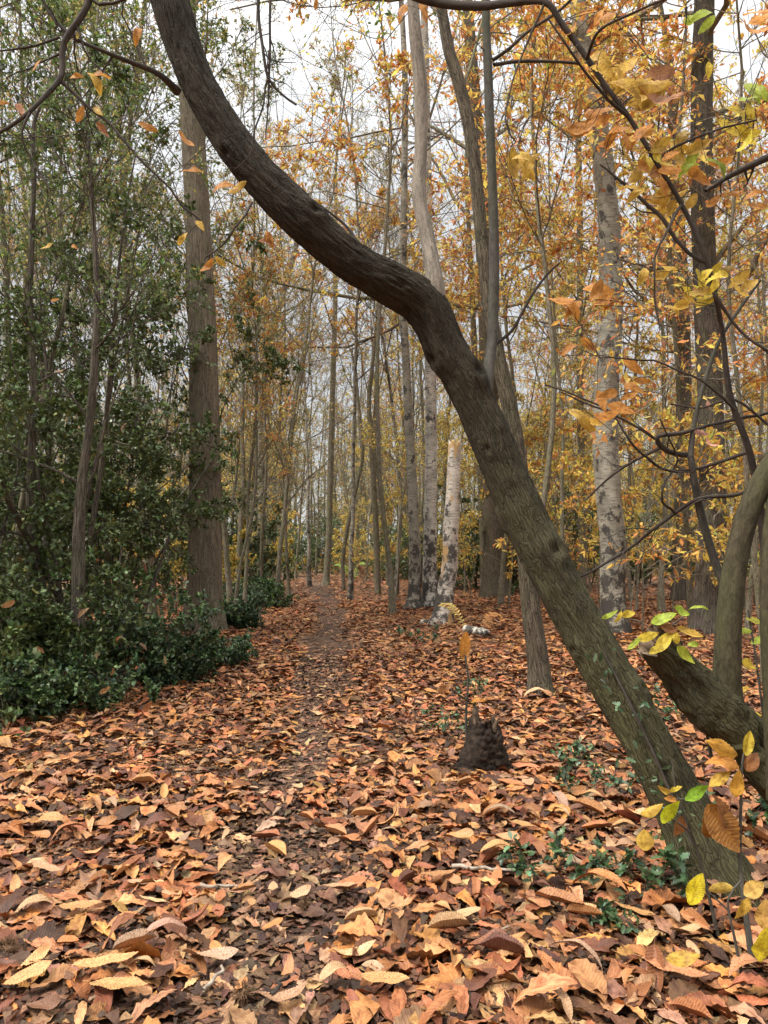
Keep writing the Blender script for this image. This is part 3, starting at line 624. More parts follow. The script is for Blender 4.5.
CL = [[(691, 453, 6, yc), (675, 453, 5.5, yc), (663, 447, 5.5, yc - .03), (657, 438, 5, yc - .05), (665, 434, 4.5, yc - .05), (700, 428, 4, yc), (735, 420, 3.5, yc + .05), (770, 412, 3, yc)],
      [(663, 447, 4, yc - .03), (645, 455, 3, yc), (620, 470, 2.6, yc), (600, 486, 2, yc + .1), (585, 500, 1.6, yc + .1)],
      [(750, 452, 4, yc), (720, 462, 3.6, yc), (690, 470, 3.4, yc), (660, 468, 3, yc), (630, 440, 2.4, yc - .1), (612, 412, 2, yc - .1), (575, 395, 1.8, yc - .1), (545, 385, 1.5, yc - .1)],
      [(765, 485, 4, yc - .1), (735, 495, 4, yc), (700, 498, 4, yc), (680, 510, 3.6, yc + .1), (655, 528, 3.4, yc + .1), (630, 548, 3, yc + .2), (590, 572, 2.6, yc + .2), (560, 585, 2, yc + .2)],
      [(675, 512, 3, yc + .1), (662, 500, 2.4, yc), (665, 480, 2.2, yc), (678, 460, 2, yc), (660, 420, 1.6, yc - .1)],
      [(657, 440, 3, yc), (635, 425, 2.6, yc), (612, 413, 2.4, yc), (590, 405, 2, yc), (560, 392, 1.6, yc)],
      [(768, 425, 3, yc), (735, 400, 2.6, yc), (700, 408, 2, yc), (670, 404, 1.6, yc)],
      [(706, 260, 5, YC), (690, 250, 4, YC), (650, 205, 4, YC), (622, 183, 3, YC), (600, 165, 2, YC)],
      [(628, 116, 4, YC), (600, 90, 3, YC - .1), (570, 50, 2.6, YC - .2), (548, 20, 2, YC - .2)],
      [(713, 290, 4, YC), (740, 330, 3, YC), (790, 360, 2, YC)],
      [(768, 158, 8, YC + .6), (745, 168, 7, YC + .6), (725, 178, 6, YC + .6), (706, 190, 4, YC + .6)],
      [(683, 207, 3.4, YC), (660, 240, 2.6, YC - .1), (655, 290, 2, YC - .1), (660, 330, 1.6, YC - .1)],
      [(655, 160, 3, YC), (690, 140, 2.6, YC - .1), (725, 128, 2.2, YC - .1), (755, 120, 2, YC - .1)],
      [(587, 58, 4, YC), (600, 30, 3, YC - .2), (640, 10, 2.6, YC - .3), (690, -10, 2, YC - .3)],
      [(735, 410, 3, YC + .1), (700, 380, 2.4, YC), (665, 365, 2, YC), (630, 362, 1.8, YC), (600, 358, 1.4, YC)],
      [(545, 2, 3, YC), (520, 60, 2, YC), (505, 120, 1.8, YC - .1), (516, 142, 1.5, YC - .1)]]
CPn, CRn = authored(rb, cop, CL, M['darktwig'], wob=.01)
TWc = children(rb, CPn, CRn, 6, .1, .98, (50, 14), .32, 6, .2, .0, .55, rmin=.0014)
add('twig_sprays', tubes(*TWc, 4), M['darktwig'], cop)
sp = []
for (cx_, cy_, n_, s_, col_, sprd) in [(612, 75, 4, .17, OY, 28), (600, 120, 5, .17, OR, 28), (640, 95, 4, .18, OY, 24), (655, 85, 2, .20, BR_, 12), (628, 135, 3, .15, OR, 18), (640, 150, 4, .15, OY, 30), (523, 165, 5, .15, OY, 16), (700, 150, 5, .13, OY, 26), (690, 158, 3, .15, OR, 24),
                                       (740, 125, 3, .13, YE, 16), (748, 140, 2, .12, YE, 14), (702, 165, 2, .13, YG, 14), (755, 95, 2, .13, YG, 14), (728, 148, 1, .09, BR_, 3), (708, 70, 1, .10, YE, 3), (705, 18, 2, .11, YG, 6), (665, 180, 4, .13, OR, 26), (640, 205, 4, .13, OY, 28),
                                       (655, 165, 3, .14, YE, 16), (678, 190, 3, .12, OY, 20), (600, 295, 2, .13, OR, 12), (610, 400, 3, .13, OR, 22), (590, 425, 2, .13, OY, 14), (575, 350, 2, .11, OR, 10), (700, 285, 4, .12, YE, 22), (735, 280, 3, .12, OY, 20), (715, 275, 2, .12, YE, 16),
                                       (640, 385, 3, .12, OR, 20), (765, 15, 2, .16, OR, 8), (565, 25, 1, .12, OR, 4), (594, 12, 2, .12, OR, 8), (706, 432, 1, .08, (.7, .38, .28), 3), (712, 440, 1, .09, (.7, .36, .25), 3), (690, 300, 3, .12, OY, 20), (560, 305, 3, .12, OR, 18), (655, 270, 2, .10, OY, 16), (745, 205, 3, .10, OR, 24)]:
    for q in range(int(n_ * 1.5)):
        j = 1 + rb.normal(0, .15); sp.append((cx_ + rb.normal(0, sprd * .55), cy_ + rb.normal(0, sprd * .38), YC + rb.uniform(-.15, .2), s_ * rb.uniform(.7, 1.05), rb.choice([35, 20, -20, -45, 215, 235, -70, 160]) + rb.normal(0, 12), tuple(np.clip(np.array(col_) * j, 0, .9))))
leaf_at(rb, sp, M['bigleaf'], cop, ns=17, to=np.concatenate([CPn.reshape(-1, 3), TWc[0].reshape(-1, 3), fix(AP, 60)]))
add('leaf_stalk_sprays', tubes(np.concatenate(STK), np.tile(np.linspace(.0022, .0012, 6), (len(STK), 1)), 4), M['darktwig'], cop); STK.clear()
# ---- upright trunks placed from the photograph
def trunk_tree(name, label, mat, pp, top, seed, step=.08, sides=20, amp=.006, flare=.16, lump=.04, extra=6.0, group=None, crown=None, limbs=10, lt=(.45, .98), leafn=6, lsize=.08, lratio=.5, leafpal=None, twlen=.4, keep=None, K3=4, leafkind='beech', tw=('twig'), sub=5, rs=(26, 26, 3), limbang=(50, 14), up=.08, mat2='thin'):
    """pp: (px, py, width_px) from the foot up; the trunk runs on beyond the frame"""
    rng = np.random.default_rng(seed)
    Yd = gy(pp[0][1]) if len(pp[0]) == 3 else pp[0][3]
    P = [at(a[0], a[1], Yd) for a in pp]; r = [a[2] / F_ * Yd * .5 for a in pp]
    P[0][2] = float(gh(P[0][0], P[0][1])) - .08
    if extra:
        dv = norm(P[-1] - P[-2]); dv[2] = max(dv[2], .8); P += [P[-1] + dv * extra * .5, P[-1] + dv * extra + rng.normal(size=3) * .3]; r += [r[-1] * .7, r[-1] * .25]
    base = (P[0][0], P[0][1], float(gh(P[0][0], P[0][1])))
    root = empty(name, base, label, 'tree', group)
    Q, q = resample(P, r, step)
    add('trunk', rough_tube(Q, q, sides, amp, seed=seed, lump=lump, flare=flare, rs=rs), mat, root)
    if limbs:
        T = fix(Q, 24)[None]; TR_ = fixr(Q, q, 24)[None]
        L1 = children(rng, T, TR_, limbs, lt[0], lt[1], limbang, twlen, 9, .15, up, .3, rmin=.008)
        L2 = children(rng, *L1, sub + 2, .15, .98, (42, 12), .5, 6, .18, .03, .6, rmin=.004)
        L3 = children(rng, *L2, 8, .1, 1, (42, 14), .5, 4, .2, .0, .6, rmin=.003)
        add('limbs', tubes(*L1, 6), M[mat2], root); add('twig_sprays', merge([tubes(*L2, 4), tubes(*L3, 3)]), M[tw], root)
        if leafpal: add('crown', twig_leaves(rng, L3[0], leafn, lsize, lratio, leafpal, kind=leafkind, keep=keep, ns=4 if lsize > .09 else 3), M['leaf'], root)
    return root
trunk_tree('broadleaf_tree', 'tall straight thick grey-brown trunk behind the holly bank, left of the path', M['beech'],
    [(203, 634, 42), (204, 600, 36), (205, 540, 33), (205, 450, 30), (203, 340, 28), (199, 250, 26), (194, 150, 24), (188, 60, 22), (184, -20, 20)], 0, 1, amp=.010, sides=48, step=.05, limbs=9, lt=(.62, .98), leafpal=OLIVE, leafn=2, lsize=.07, rs=(24, 24, 2))
trunk_tree('birch_tree', 'slim grey-white birch with a dark base, left of the white birch by the path', M['birch_grey'],
    [(413, 612, 13), (415, 570, 12), (413, 500, 10), (409, 430, 9), (406, 360, 8), (403, 300, 7.5), (404, 200, 7), (405, 80, 6), (400, -20, 5)], 0, 2, limbs=8, lt=(.4, .98), leafpal=OLIVE, leafn=2, lsize=.07, flare=.5)
trunk_tree('birch_tree', 'white-barked birch with dark patches standing behind the broken snag', M['birch'],
    [(431, 611, 16), (430, 560, 13.5), (431, 490, 12.5), (431, 420, 12), (430, 350, 11), (428, 250, 11), (426, 120, 9), (424, -10, 7)], 0, 3, limbs=8, lt=(.5, .98), leafpal=OLIVE, leafn=2, lsize=.07, flare=.5)
# broken birch snag
Ys = gy(628)
P = [at(a, b, Ys) for a, b in [(441, 632), (443, 612), (449, 570), (451, 530), (453, 490), (454, 462), (455, 448)]]; P[0][2] = -.06
r = [w / F_ * Ys * .5 for w in (20, 18, 16, 15, 14, 13, 12)]
Q, q = resample(P, r, .03); V, F, A = rough_tube(Q, q, 28, .004, seed=14, lump=.10, flare=.5)
k = len(Q); V = V.reshape(k, 28, 3); an = np.arange(28) * 2 * PI / 28
jag = .10 * np.abs(np.sin(an * 2.5 + 1)) + .07 * np.abs(np.sin(an * 6)); tz = np.clip((np.arange(k) - (k - 8)) / 7, 0, 1)
V[:, :, 2] += tz[:, None] * jag[None]
capc = V[-1].mean(0) - np.array([0, 0, .12]); V = np.concatenate([V.reshape(-1, 3), np.tile(capc, (28, 1))]); n0 = k * 28
ii = np.arange(28); F = np.concatenate([F, np.stack([n0 - 28 + ii, n0 - 28 + (ii + 1) % 28, n0 + (ii + 1) % 28, n0 + ii], -1)])
A = {'bk': np.concatenate([A['bk'], A['bk'][-28:]])}
root = empty('birch_snag', (P[0][0], P[0][1], 0), 'short broken birch snag with peeling white bark and bare tan wood', 'dead tree')
add('trunk', (V, F, A), M['birch_snag'], root)
rr_ = np.random.default_rng(3)
for t_ in (.78, .6):
    i_ = int(t_ * k); d_ = np.array([.8, -.2, .5]) * (1 if t_ > .7 else -1); d_[2] = .4
    b_ = Q[i_] + np.linspace(0, 1, 5)[:, None] * norm(d_)[None] * .16
    add('branch_stub', tubes(b_[None], np.linspace(.03, .02, 5)[None], 8), M['darkbark'], root)
trunk_tree('oak_tree', 'stout grey-brown trunk standing before dark bushes behind the leaning trunk', M['oak'],
    [(496, 600, 30), (495, 575, 24), (494, 530, 22), (492, 470, 20), (490, 400, 19), (486, 300, 17), (480, 180, 15), (470, 40, 12)], 0, 5, limbs=9, lt=(.35, .98), leafpal=ORANGE[:4] + GREEN[:1], leafn=4, lsize=.085)
trunk_tree('slim_tree', 'thin dark trunk touching the left side of the stout trunk', M['thin'],
    [(484, 598, 8), (483, 540, 7), (480, 460, 7), (476, 380, 6), (470, 250, 5)], 0, 6, limbs=6, leafpal=OLIVE, leafn=2, amp=.002, flare=.2)
trunk_tree('curved_tree', 'slender dark tree bending left, emerging below and above the leaning trunk', M['oak'],
    [(541, 697, 24), (538, 660, 21), (531, 610, 19), (527, 560, 18), (521, 480, 17), (512, 420, 16), (499, 360, 15), (490, 310, 14), (485, 270, 13.5), (480, 220, 13), (473, 150, 13), (461, 90, 13), (449, 50, 12), (440, 0, 10)], 0, 7, step=.05, sides=32, amp=.005, limbs=8, lt=(.62, .98), leafpal=GREEN + YELLOW[:2], leafn=5, lsize=.075, extra=3, flare=.3, twlen=.28)
trunk_tree('birch_tree', 'grey rough-barked birch right of the leaning trunk with a flaking lower half', M['birch_grey'],
    [(617, 642, 28), (613, 600, 25), (612, 540, 25), (607, 470, 25), (606, 400, 25), (611, 300, 22), (607, 200, 21), (598, 120, 19), (586, 50, 17), (574, -15, 16)], 0, 8, step=.05, sides=40, amp=.006, limbs=9, lt=(.55, .98), leafpal=YELLOW, leafn=3, lsize=.10, lratio=.36, leafkind='chestnut', lump=.08)
trunk_tree('chestnut_tree', 'dark straight trunk right of the grey birch, orange leaves around it', M['darkbark'],
    [(705, 642, 31), (708, 600, 28), (712, 540, 27), (712, 460, 25), (709, 370, 24), (705, 280, 23), (702, 180, 22), (702, 80, 21), (705, -20, 19)], 0, 9, step=.05, sides=40, amp=.008, limbs=16, lt=(.32, .98), leafpal=ORANGE, leafn=5, lsize=.15, lratio=.34, leafkind='chestnut', twlen=.38, up=.02)
trunk_tree('chestnut_tree', 'faint brown trunk between the grey birch and the dark straight trunk', M['darkbark'],
    [(680, 605, 17), (682, 520, 16), (684, 420, 15), (682, 300, 14), (676, 180, 12)], 0, 10, limbs=14, lt=(.3, .98), leafpal=ORANGE, leafn=5, lsize=.15, lratio=.34, leafkind='chestnut', up=.02)
trunk_tree('slim_tree', 'thin pale pole-like tree just left of the grey birch', M['thin'],
    [(583, 600, 8), (582, 500, 7.5), (580, 380, 7), (580, 250, 6.5), (578, 120, 6)], 0, 11, limbs=9, lt=(.35, .98), leafpal=ORANGE, leafn=5, lsize=.11, lratio=.4, amp=.002, flare=.2)
trunk_tree('birch_tree', 'pale mottled tree left of the path, its top leaning right', M['birch_grey'],
    [(262, 590, 10), (262, 540, 9), (262, 470, 9), (261, 420, 8), (264, 380, 7.5), (270, 340, 7), (281, 300, 6.5), (295, 250, 6)], 0, 12, limbs=6, lt=(.55, .98), leafpal=OLIVE, leafn=2, lump=.12, amp=.004, extra=3)
trunk_tree('slim_tree', 'straight bare tree at the far end of the path', M['thin'],
    [(326, 582, 7, 34), (329, 530, 6), (331, 450, 6), (333, 380, 5.5), (335, 310, 5), (336, 220, 4)], 0, 13, limbs=7, lt=(.45, .98), leafpal=OLIVE, leafn=2, amp=.002, flare=.5)
trunk_tree('slim_tree', 'bare forked dark tree right of the path end', M['thin'],
    [(378, 592, 6.5, 27), (376, 530, 6), (373, 470, 5.5), (370, 425, 5), (369, 400, 4.5), (372, 370, 4), (376, 330, 3)], 0, 14, limbs=12, lt=(.55, .98), leafpal=OLIVE, leafn=1, amp=.002, flare=.2, extra=3, limbang=(30, 8), up=.1, tw='darktwig')
trunk_tree('slim_tree', 'slim tree with a kinked stem left of the forked one', M['thin'],
    [(344, 588, 4, 30), (343, 560, 4), (349, 520, 4), (358, 480, 3.6), (363, 450, 3), (358, 400, 3)], 0, 15, limbs=8, lt=(.45, .98), leafpal=OLIVE, leafn=2, amp=.001, flare=.1, extra=3)
# ---- seven background kinds, copied through the wood
def proto(seed, h, r0, leafpal, leafn, lsize, lo=.35, limbs=13, mat='thin', ang=(42, 12), lean=.02, ratio=.5, up=.07, sub=5, lf=.24, nsub=7):
    rng = np.random.default_rng(seed); K = 22
    P = np.zeros((1, K, 3)); d = np.array([0, 0, 1.]); q = np.zeros(3); q[2] = -.15; P[0, 0] = q; drift = rng.normal(size=3) * lean * .45; drift[2] = 0
    for k in range(1, K):
        d = norm(d + rng.normal(size=3) * .045 * np.array([1, 1, 0]) + drift - np.array([q[0], q[1], 0]) * .015); q = q + d * h / (K - 1); P[0, k] = q
    t = np.linspace(0, 1, K); r = (r0 * .72 * (1 - t * .85) * (1 + .5 * np.exp(-t * 40)))[None]
    L1 = children(rng, P, r, limbs, lo, .98, ang, lf, 8, .12, up, .45, rmin=.012)
    L2 = children(rng, *L1, sub, .15, .98, (40, 12), .5, 5, .15, .03, .6, rmin=.007)
    L3 = children(rng, *L2, nsub, .05, 1, (42, 14), .55, 4, .2, .0, .6, rmin=.004)
    root = empty('woodland_tree', (0, 0, 0))
    add('trunk', merge([tubes(P, r, 10), tubes(*L1, 5)]), M[mat], root)
    add('twig_sprays', merge([tubes(*L2, 3), tubes(*L3, 3)]), M['twig'], root)
    add('crown', twig_leaves(rng, L3[0], leafn, lsize, ratio, leafpal, ns=3), M['leaf'], root)
    return root
PR = {'bare': [proto(201, 21, .10, OLIVE, 3, .075, .3, 24, lf=.17), proto(202, 18, .07, TAN, 3, .075, .2, 24, ang=(32, 9), lf=.17), proto(203, 23, .14, OLIVE, 3, .08, .35, 24, lean=.02, lf=.17), proto(204, 16, .06, TAN, 3, .075, .2, 22, lean=.04, lf=.18), proto(210, 21, .12, OLIVE, 2, .075, .35, 24, mat='birch_grey', lf=.17)],
      'orange': [proto(205, 15, .09, ORANGE + YELLOW[:1], 4, .15, .3, 24, up=.02, ang=(58, 14), lf=.22, ratio=.4), proto(206, 18, .11, ORANGE, 4, .15, .3, 26, up=.02, ang=(58, 14), lf=.2, ratio=.4), proto(215, 17, .10, ORANGE + YELLOW[:1], 5, .16, .42, 26, up=.01, ang=(62, 14), lf=.2, ratio=.4, nsub=8), proto(216, 16, .09, ORANGE + YELLOW[:2], 5, .16, .4, 24, up=.01, ang=(62, 14), lf=.22, ratio=.4, nsub=8)],
      'yellow': [proto(207, 15, .08, YELLOW, 5, .10, .2, 28, up=.02, ang=(55, 14), lf=.2), proto(208, 11, .05, YELLOW + OLIVE[:1], 6, .10, .08, 28, up=.0, ang=(58, 14), lf=.24)],
      'olive': [proto(209, 19, .10, OLIVE, 6, .085, .15, 28, lf=.18), proto(217, 15, .09, GREEN + OLIVE[:2] + HOLLY[1:3], 7, .085, .3, 30, lf=.2, nsub=8), proto(211, 17, .09, OLIVE + GREEN[:1], 6, .085, .1, 28, lf=.19)],
      'sapling': [proto(212, 3.8, .02, YELLOW, 4, .13, .2, 10, ang=(62, 12), up=0, ratio=.38, lf=.3, nsub=4, sub=4), proto(213, 4.6, .025, ORANGE[:3:2] + YELLOW[:3], 4, .14, .2, 11, ang=(60, 12), up=0, ratio=.36, lf=.3, nsub=4, sub=4), proto(214, 2.8, .016, YELLOW[:2] + GREEN[:1], 6, .08, .1, 12, ang=(60, 12), up=0)]}
used = set()
LM = [(-1e9, 60, 'beyond the left edge holly'), (60, 150, 'beyond the holly bank'), (150, 200, 'left of the big grey trunk'), (200, 256, 'right of the big grey trunk'), (256, 300, 'near the pale mottled tree'), (300, 345, 'at the path end'),
      (345, 400, 'right of the path end'), (400, 460, 'behind the white birches'), (460, 540, 'behind the stout trunk'), (540, 600, 'left of the grey birch'), (600, 660, 'behind the grey birch'), (660, 720, 'behind the dark straight trunk'), (720, 1e9, 'behind the curved mossy stem')]
DS = {'bare': 'slender nearly bare tree', 'orange': 'orange-leaved chestnut tree', 'yellow': 'yellow-leaved tree', 'olive': 'olive green-leaved tree', 'sapling': 'low leafy sapling'}
rt = np.random.default_rng(77)
def plant(kind, px, Yd, s=1.0, which=None, rz=None):
    if which is None and kind == 'orange': which = int(rt.integers(2))
    if which is None and kind == 'olive': which = [0, 2][int(rt.integers(2))]
    L = PR[kind]; i = int(rt.integers(len(L))) if which is None else which % len(L); src = L[i]
    x = (px - CX) / F_ * Yd; loc = (x, Yd, float(gh(x, Yd))); rz = rt.uniform(0, 6.28) if rz is None else rz
    sc_ = (s, s * rt.uniform(.92, 1.1))
    if (kind, i) in used: o = copy_tree(src, loc, rz, sc_)
    else: used.add((kind, i)); o = src; o.location = loc; o.rotation_euler = (0, 0, rz); o.scale = (sc_[0], sc_[0], sc_[1])
    if kind == 'sapling':
        o.name = 'sapling'
    props(o, None, 'sapling' if kind == 'sapling' else 'tree', {'bare': 'slender bare trees of the wood', 'orange': 'orange chestnut trees of the wood', 'yellow': 'yellow-leaved trees of the wood', 'olive': 'olive-leaved trees of the wood', 'sapling': 'leafy saplings under the trees'}[kind])
    lm = [c for a, b, c in LM if a <= px < b][0]
    dist = 'in near wood' if Yd < 20 else 'in mid wood' if Yd < 36 else 'deep in wood'
    AUTO.append((o, f'{DS[kind]} {dist} {lm}', px))
    return o
for px, Yd, k, s in [(30, 17, 'bare', 1), (120, 20, 'bare', .9), (155, 18, 'bare', 1.1), (168, 26, 'olive', 1), (183, 30, 'bare', 1), (60, 26, 'olive', 1), (95, 33, 'bare', 1.1), (228, 28, 'olive', .95), (238, 22, 'bare', .8), (222, 38, 'bare', 1), (248, 33, 'bare', 1),
                     (272, 30, 'bare', 1), (283, 37, 'bare', 1.1), (290, 26, 'bare', .8), (296, 44, 'olive', 1.1), (303, 52, 'bare', 1.2), (316, 50, 'olive', 1), (352, 46, 'bare', 1.0), (366, 38, 'bare', .9), (345, 56, 'yellow', .8),
                     (388, 33, 'bare', 1), (396, 26, 'bare', .9), (407, 40, 'yellow', 1), (420, 30, 'yellow', .9), (445, 30, 'bare', 1), (452, 38, 'yellow', 1.1), (465, 27, 'yellow', .9), (472, 44, 'olive', 1.1), (510, 30, 'yellow', 1), (530, 36, 'bare', 1.1), (545, 24, 'yellow', 1),
                     (552, 28, 'yellow', 1), (570, 34, 'orange', 1.1), (590, 26, 'yellow', 1), (600, 40, 'orange', 1.2), (630, 22, 'yellow', 1), (645, 30, 'yellow', 1.1), (660, 18, 'orange', .9), (672, 36, 'yellow', 1.1), (695, 24, 'yellow', 1), (740, 26, 'orange', 1.1),
                     (755, 20, 'yellow', 1), (790, 30, 'orange', 1.1), (820, 22, 'orange', 1), (10, 24, 'olive', 1), (-20, 19, 'olive', 1), (-60, 28, 'bare', 1), (395, 22, 'yellow', .8), (350, 24, 'bare', .9), (20, 13, 'olive', .9), (155, 16, 'bare', .8), (245, 17, 'olive', .7), (745, 12.5, 'orange', .7), (635, 18, 'yellow', .9), (790, 11, 'orange', .7), (235, 16, 'orange', .6), (310, 33, 'bare', 1), (508, 20, 'yellow', .8), (560, 17, 'yellow', .85)]:
    plant(k, px, Yd, s)
for q in range(40):
    px = rt.uniform(-90, 860); Yd = rt.uniform(34, 74)
    if 285 < px < 330 and Yd < 56: continue
    k = rt.choice(['bare', 'olive', 'yellow', 'orange'], p=[.34, .38, .20, .08] if px < 440 else [.22, .22, .38, .18]); k = 'bare' if 290 < px < 415 and rt.random() < .75 else k; plant(str(k), float(px), float(Yd), rt.uniform(.95, 1.3))
for px, Yd, k, s, w in [(532, 13.5, 'orange', .85, 2), (418, 23, 'orange', .95, 3), (393, 18, 'orange', .95, 2), (262, 26, 'orange', .9, 2), (762, 8.4, 'orange', .55, 3), (690, 14, 'orange', .85, 3), (500, 20, 'orange', .95, 2),
                        (15, 10, 'olive', .72, 1), (110, 12.5, 'olive', .8, 1), (232, 17, 'olive', 1.0, 1), (55, 14, 'olive', 1.0, 1), (278, 22, 'olive', 1.0, 0)]:
    plant(k, px, Yd, s, w)
for px, Yd, w, s in [(225, 24, 2, 1), (298, 46, 0, 1.2), (288, 40, 2, 1.2), (338, 44, 0, 1.2), (350, 50, 2, 1.4), (236, 21, 2, .9), (250, 30, 0, 1), (280, 33, 2, 1), (350, 36, 0, 1), (363, 33, 0, .9), (395, 30, 0, .9), (415, 27, 0, 1), (452, 22, 0, .7), (470, 24, 0, 1), (540, 20, 1, 1.1), (560, 15, 1, .9), (575, 18, 0, 1.1), (598, 15, 0, 1), (640, 13, 1, 1), (630, 17, 0, 1.1), (670, 15, 0, 1.2),
                     (730, 10, 0, .9), (745, 13, 1, 1.1), (780, 12, 0, 1), (585, 24, 1, 1.2), (620, 26, 0, 1.2), (660, 24, 0, 1.2), (700, 20, 1, 1.2), (520, 28, 0, 1), (120, 22, 0, 1), (160, 24, 0, 1.1), (180, 20, 2, 1), (50, 20, 0, 1.1), (75, 24, 0, 1), (140, 28, 0, 1.2), (5, 24, 0, 1.2)]:
    plant('sapling', px, Yd, s, w)
# ---- far woodland: one mass of stems and twigs beyond what can be told apart
rf = np.random.default_rng(9); N = 560
yy = rf.uniform(70, 115, N); xx = rf.uniform(-.66, .66, N) * yy; K = 10; hh = rf.uniform(14, 22, N)
P = np.zeros((N, K, 3)); P[:, :, 0] = xx[:, None] + np.cumsum(rf.normal(0, .12, (N, K)), 1); P[:, :, 1] = yy[:, None]; P[:, :, 2] = -.2 + hh[:, None] * np.linspace(0, 1, K)
Rr = rf.uniform(.08, .2, N)[:, None] * np.linspace(1, .2, K)
L1 = children(rf, P, Rr, 12, .12, 1, (45, 14), .3, 5, .14, .05, .5, rmin=.02); L2 = children(rf, *L1, 6, .1, 1, (45, 15), .5, 4, .2, 0, .6, rmin=.012)
FARP = [(.50, .38, .14, 3), (.62, .44, .12, 2.5), (.38, .36, .14, 3), (.56, .30, .11, 1.3), (.22, .25, .10, 1.5)]
g1 = merge([tubes(P, Rr, 5), tubes(*L1, 3), tubes(*L2, 3)])
fw = props(add('far_woodland', g1, M['thin']), 'mass of distant trunks and twigs closing the view', 'distant woodland', kind='stuff')
lvg = twig_leaves(rf, L2[0], 4, .26, .6, FARP, ns=3)
add('foliage', lvg, M['leaf'], fw)
# far ground-level brush
N = 2600; yy = rf.uniform(40, 100, N); xx = rf.uniform(-.66, .66, N) * yy; ok = np.abs(xx - pathx(yy)) > 2.2; xx, yy = xx[ok], yy[ok]; N = len(xx)
n = 34; c0 = np.stack([xx, yy, np.zeros(N)], -1); sz = rf.uniform(.6, 1.6, N)
pos = (c0[:, None] + np.abs(rf.normal(size=(N, n, 3)) * sz[:, None, None] * np.array([1, 1, .9])) * np.where(rf.random((N, n, 3)) < .5, -1, 1) * np.array([1, 1, 1]))
pos[..., 2] = np.abs(pos[..., 2]); pos = pos.reshape(-1, 3)
cc = np.repeat(pal(rf, [(.06, .09, .035, 3), (.30, .19, .06, 2), (.40, .25, .05, 1.5), (.13, .14, .05, 3), (.20, .10, .05, 2)], N, .1), n, 0)
bl = leaves(rf, pos, rf.normal(size=(len(pos), 3)), rf.normal(size=(len(pos), 3)) + [0, 0, 1], rf.uniform(.12, .3, len(pos)), .6, cc * rf.uniform(.7, 1.3, (len(cc), 1)), 3, 'beech', False)
props(add('far_undergrowth', bl, M['leaf']), 'brown and green brush between the far trunks', 'undergrowth', kind='stuff')

# ================================================================== HOLLY AND UNDERGROWTH
def holly(label, px, Yd, h, spread, seed, stems=5, size=.075, lo=.08, dens=7, palette=HOLLY, group='holly bushes of the left bank', name='holly_bush', cat='holly', dens1=13, mat='darkbark', ratio=.5, r0=.03, leanx=0, K1=8, nsub=7):
    rng = np.random.default_rng(seed); x = (px - CX) / F_ * Yd; b = np.array([x, Yd, float(gh(x, Yd))])
    root = empty(name, b, label, cat, group)
    K = 12; P = np.zeros((stems, K, 3)); r = np.zeros((stems, K))
    for s in range(stems):
        d = norm(np.array([rng.normal() * .25 + leanx, rng.normal() * .25, 1.])); q = b + np.array([rng.normal() * spread * .25, rng.normal() * spread * .25, -.08])
        hs = h * rng.uniform(.6, 1.05)
        for k in range(K):
            P[s, k] = q; d = norm(d + rng.normal(size=3) * .09 + np.array([0, 0, .05])); q = q + d * hs / K
        r[s] = r0 * rng.uniform(.6, 1.2) * np.linspace(1, .2, K)
    L1 = children(rng, P, r, dens1, lo, .98, (62, 14), .3, K1, .16, -.01, .5, rmin=.004, Labs=(spread * .45, spread * 1.15))
    L2 = children(rng, *L1, nsub, .1, 1, (48, 14), .42, 5, .16, 0, .6, rmin=.003)
    L3 = children(rng, *L2, 4, .05, 1, (45, 14), .5, 3, .2, 0, .6, rmin=.002)
    for A_ in (L1, L2, L3): A_[0][..., 2] = np.maximum(A_[0][..., 2], gh(A_[0][..., 0], A_[0][..., 1]) + .02)
    add('stems', merge([tubes(P, r, 8), tubes(*L1, 4)]), M[mat], root)
    add('twig_sprays', merge([tubes(*L2, 3), tubes(*L3, 3)]), M['darktwig'], root)
    T = np.concatenate([L3[0]])
    f1 = twig_leaves(rng, T, dens, size, ratio, palette, ns=5, three=False, kind='holly', spread=1.1, droop=.1, bend=.3, spine=.25)
    add('foliage', f1, M['holly'], root)
    return root
holly('large dark holly filling the left edge beside the dark stem', 0, 8.2, 6.0, 1.2, 301, dens=4, stems=6)
holly('tall dark holly with a bare forked stem in front of the big grey trunk', 72, 9.5, 7.6, .95, 302, dens=5, stems=4, r0=.05)
holly('broad holly spreading between the bare dark stem and the big grey trunk', 118, 11.5, 5.2, .95, 303, dens=5, stems=6)
holly('thin-leaved tall holly rising high above the left bank', 50, 12.5, 9.0, 1.5, 304, dens=7, stems=8, lo=.25, size=.08)
holly('very tall loose holly between the left edge and the big grey trunk', 92, 13.5, 8.6, 1.2, 320, dens=6, stems=6, lo=.25, size=.08)
holly('holly at the far left behind the front bushes', -40, 11, 6, 1.5, 305, dens=4, stems=5)
holly('low glossy holly at the front foot of the bank', 52, 7.9, 1.25, .75, 306, dens=5, stems=6, size=.06, r0=.012, dens1=8)
holly('small sprawling holly spray at the front of the bank', 92, 7.5, .6, .5, 321, dens=5, stems=4, size=.06, r0=.008, dens1=8, palette=BRAMBLE + HOLLY[1:3])
holly('low holly in the left corner of the bank front', -8, 7.4, 1.5, .8, 307, dens=5, stems=6, size=.075, r0=.012, dens1=8)
holly('small holly spray at the bottom left corner of the bank', 22, 7.0, .55, .45, 322, dens=5, stems=4, size=.06, r0=.008, dens1=8, palette=BRAMBLE + HOLLY[1:3])
holly('low sprawling holly before the foot of the big grey trunk', 135, 8.6, 1.0, .65, 308, dens=5, stems=6, size=.06, dens1=8, r0=.010, palette=BRAMBLE + HOLLY[1:2])
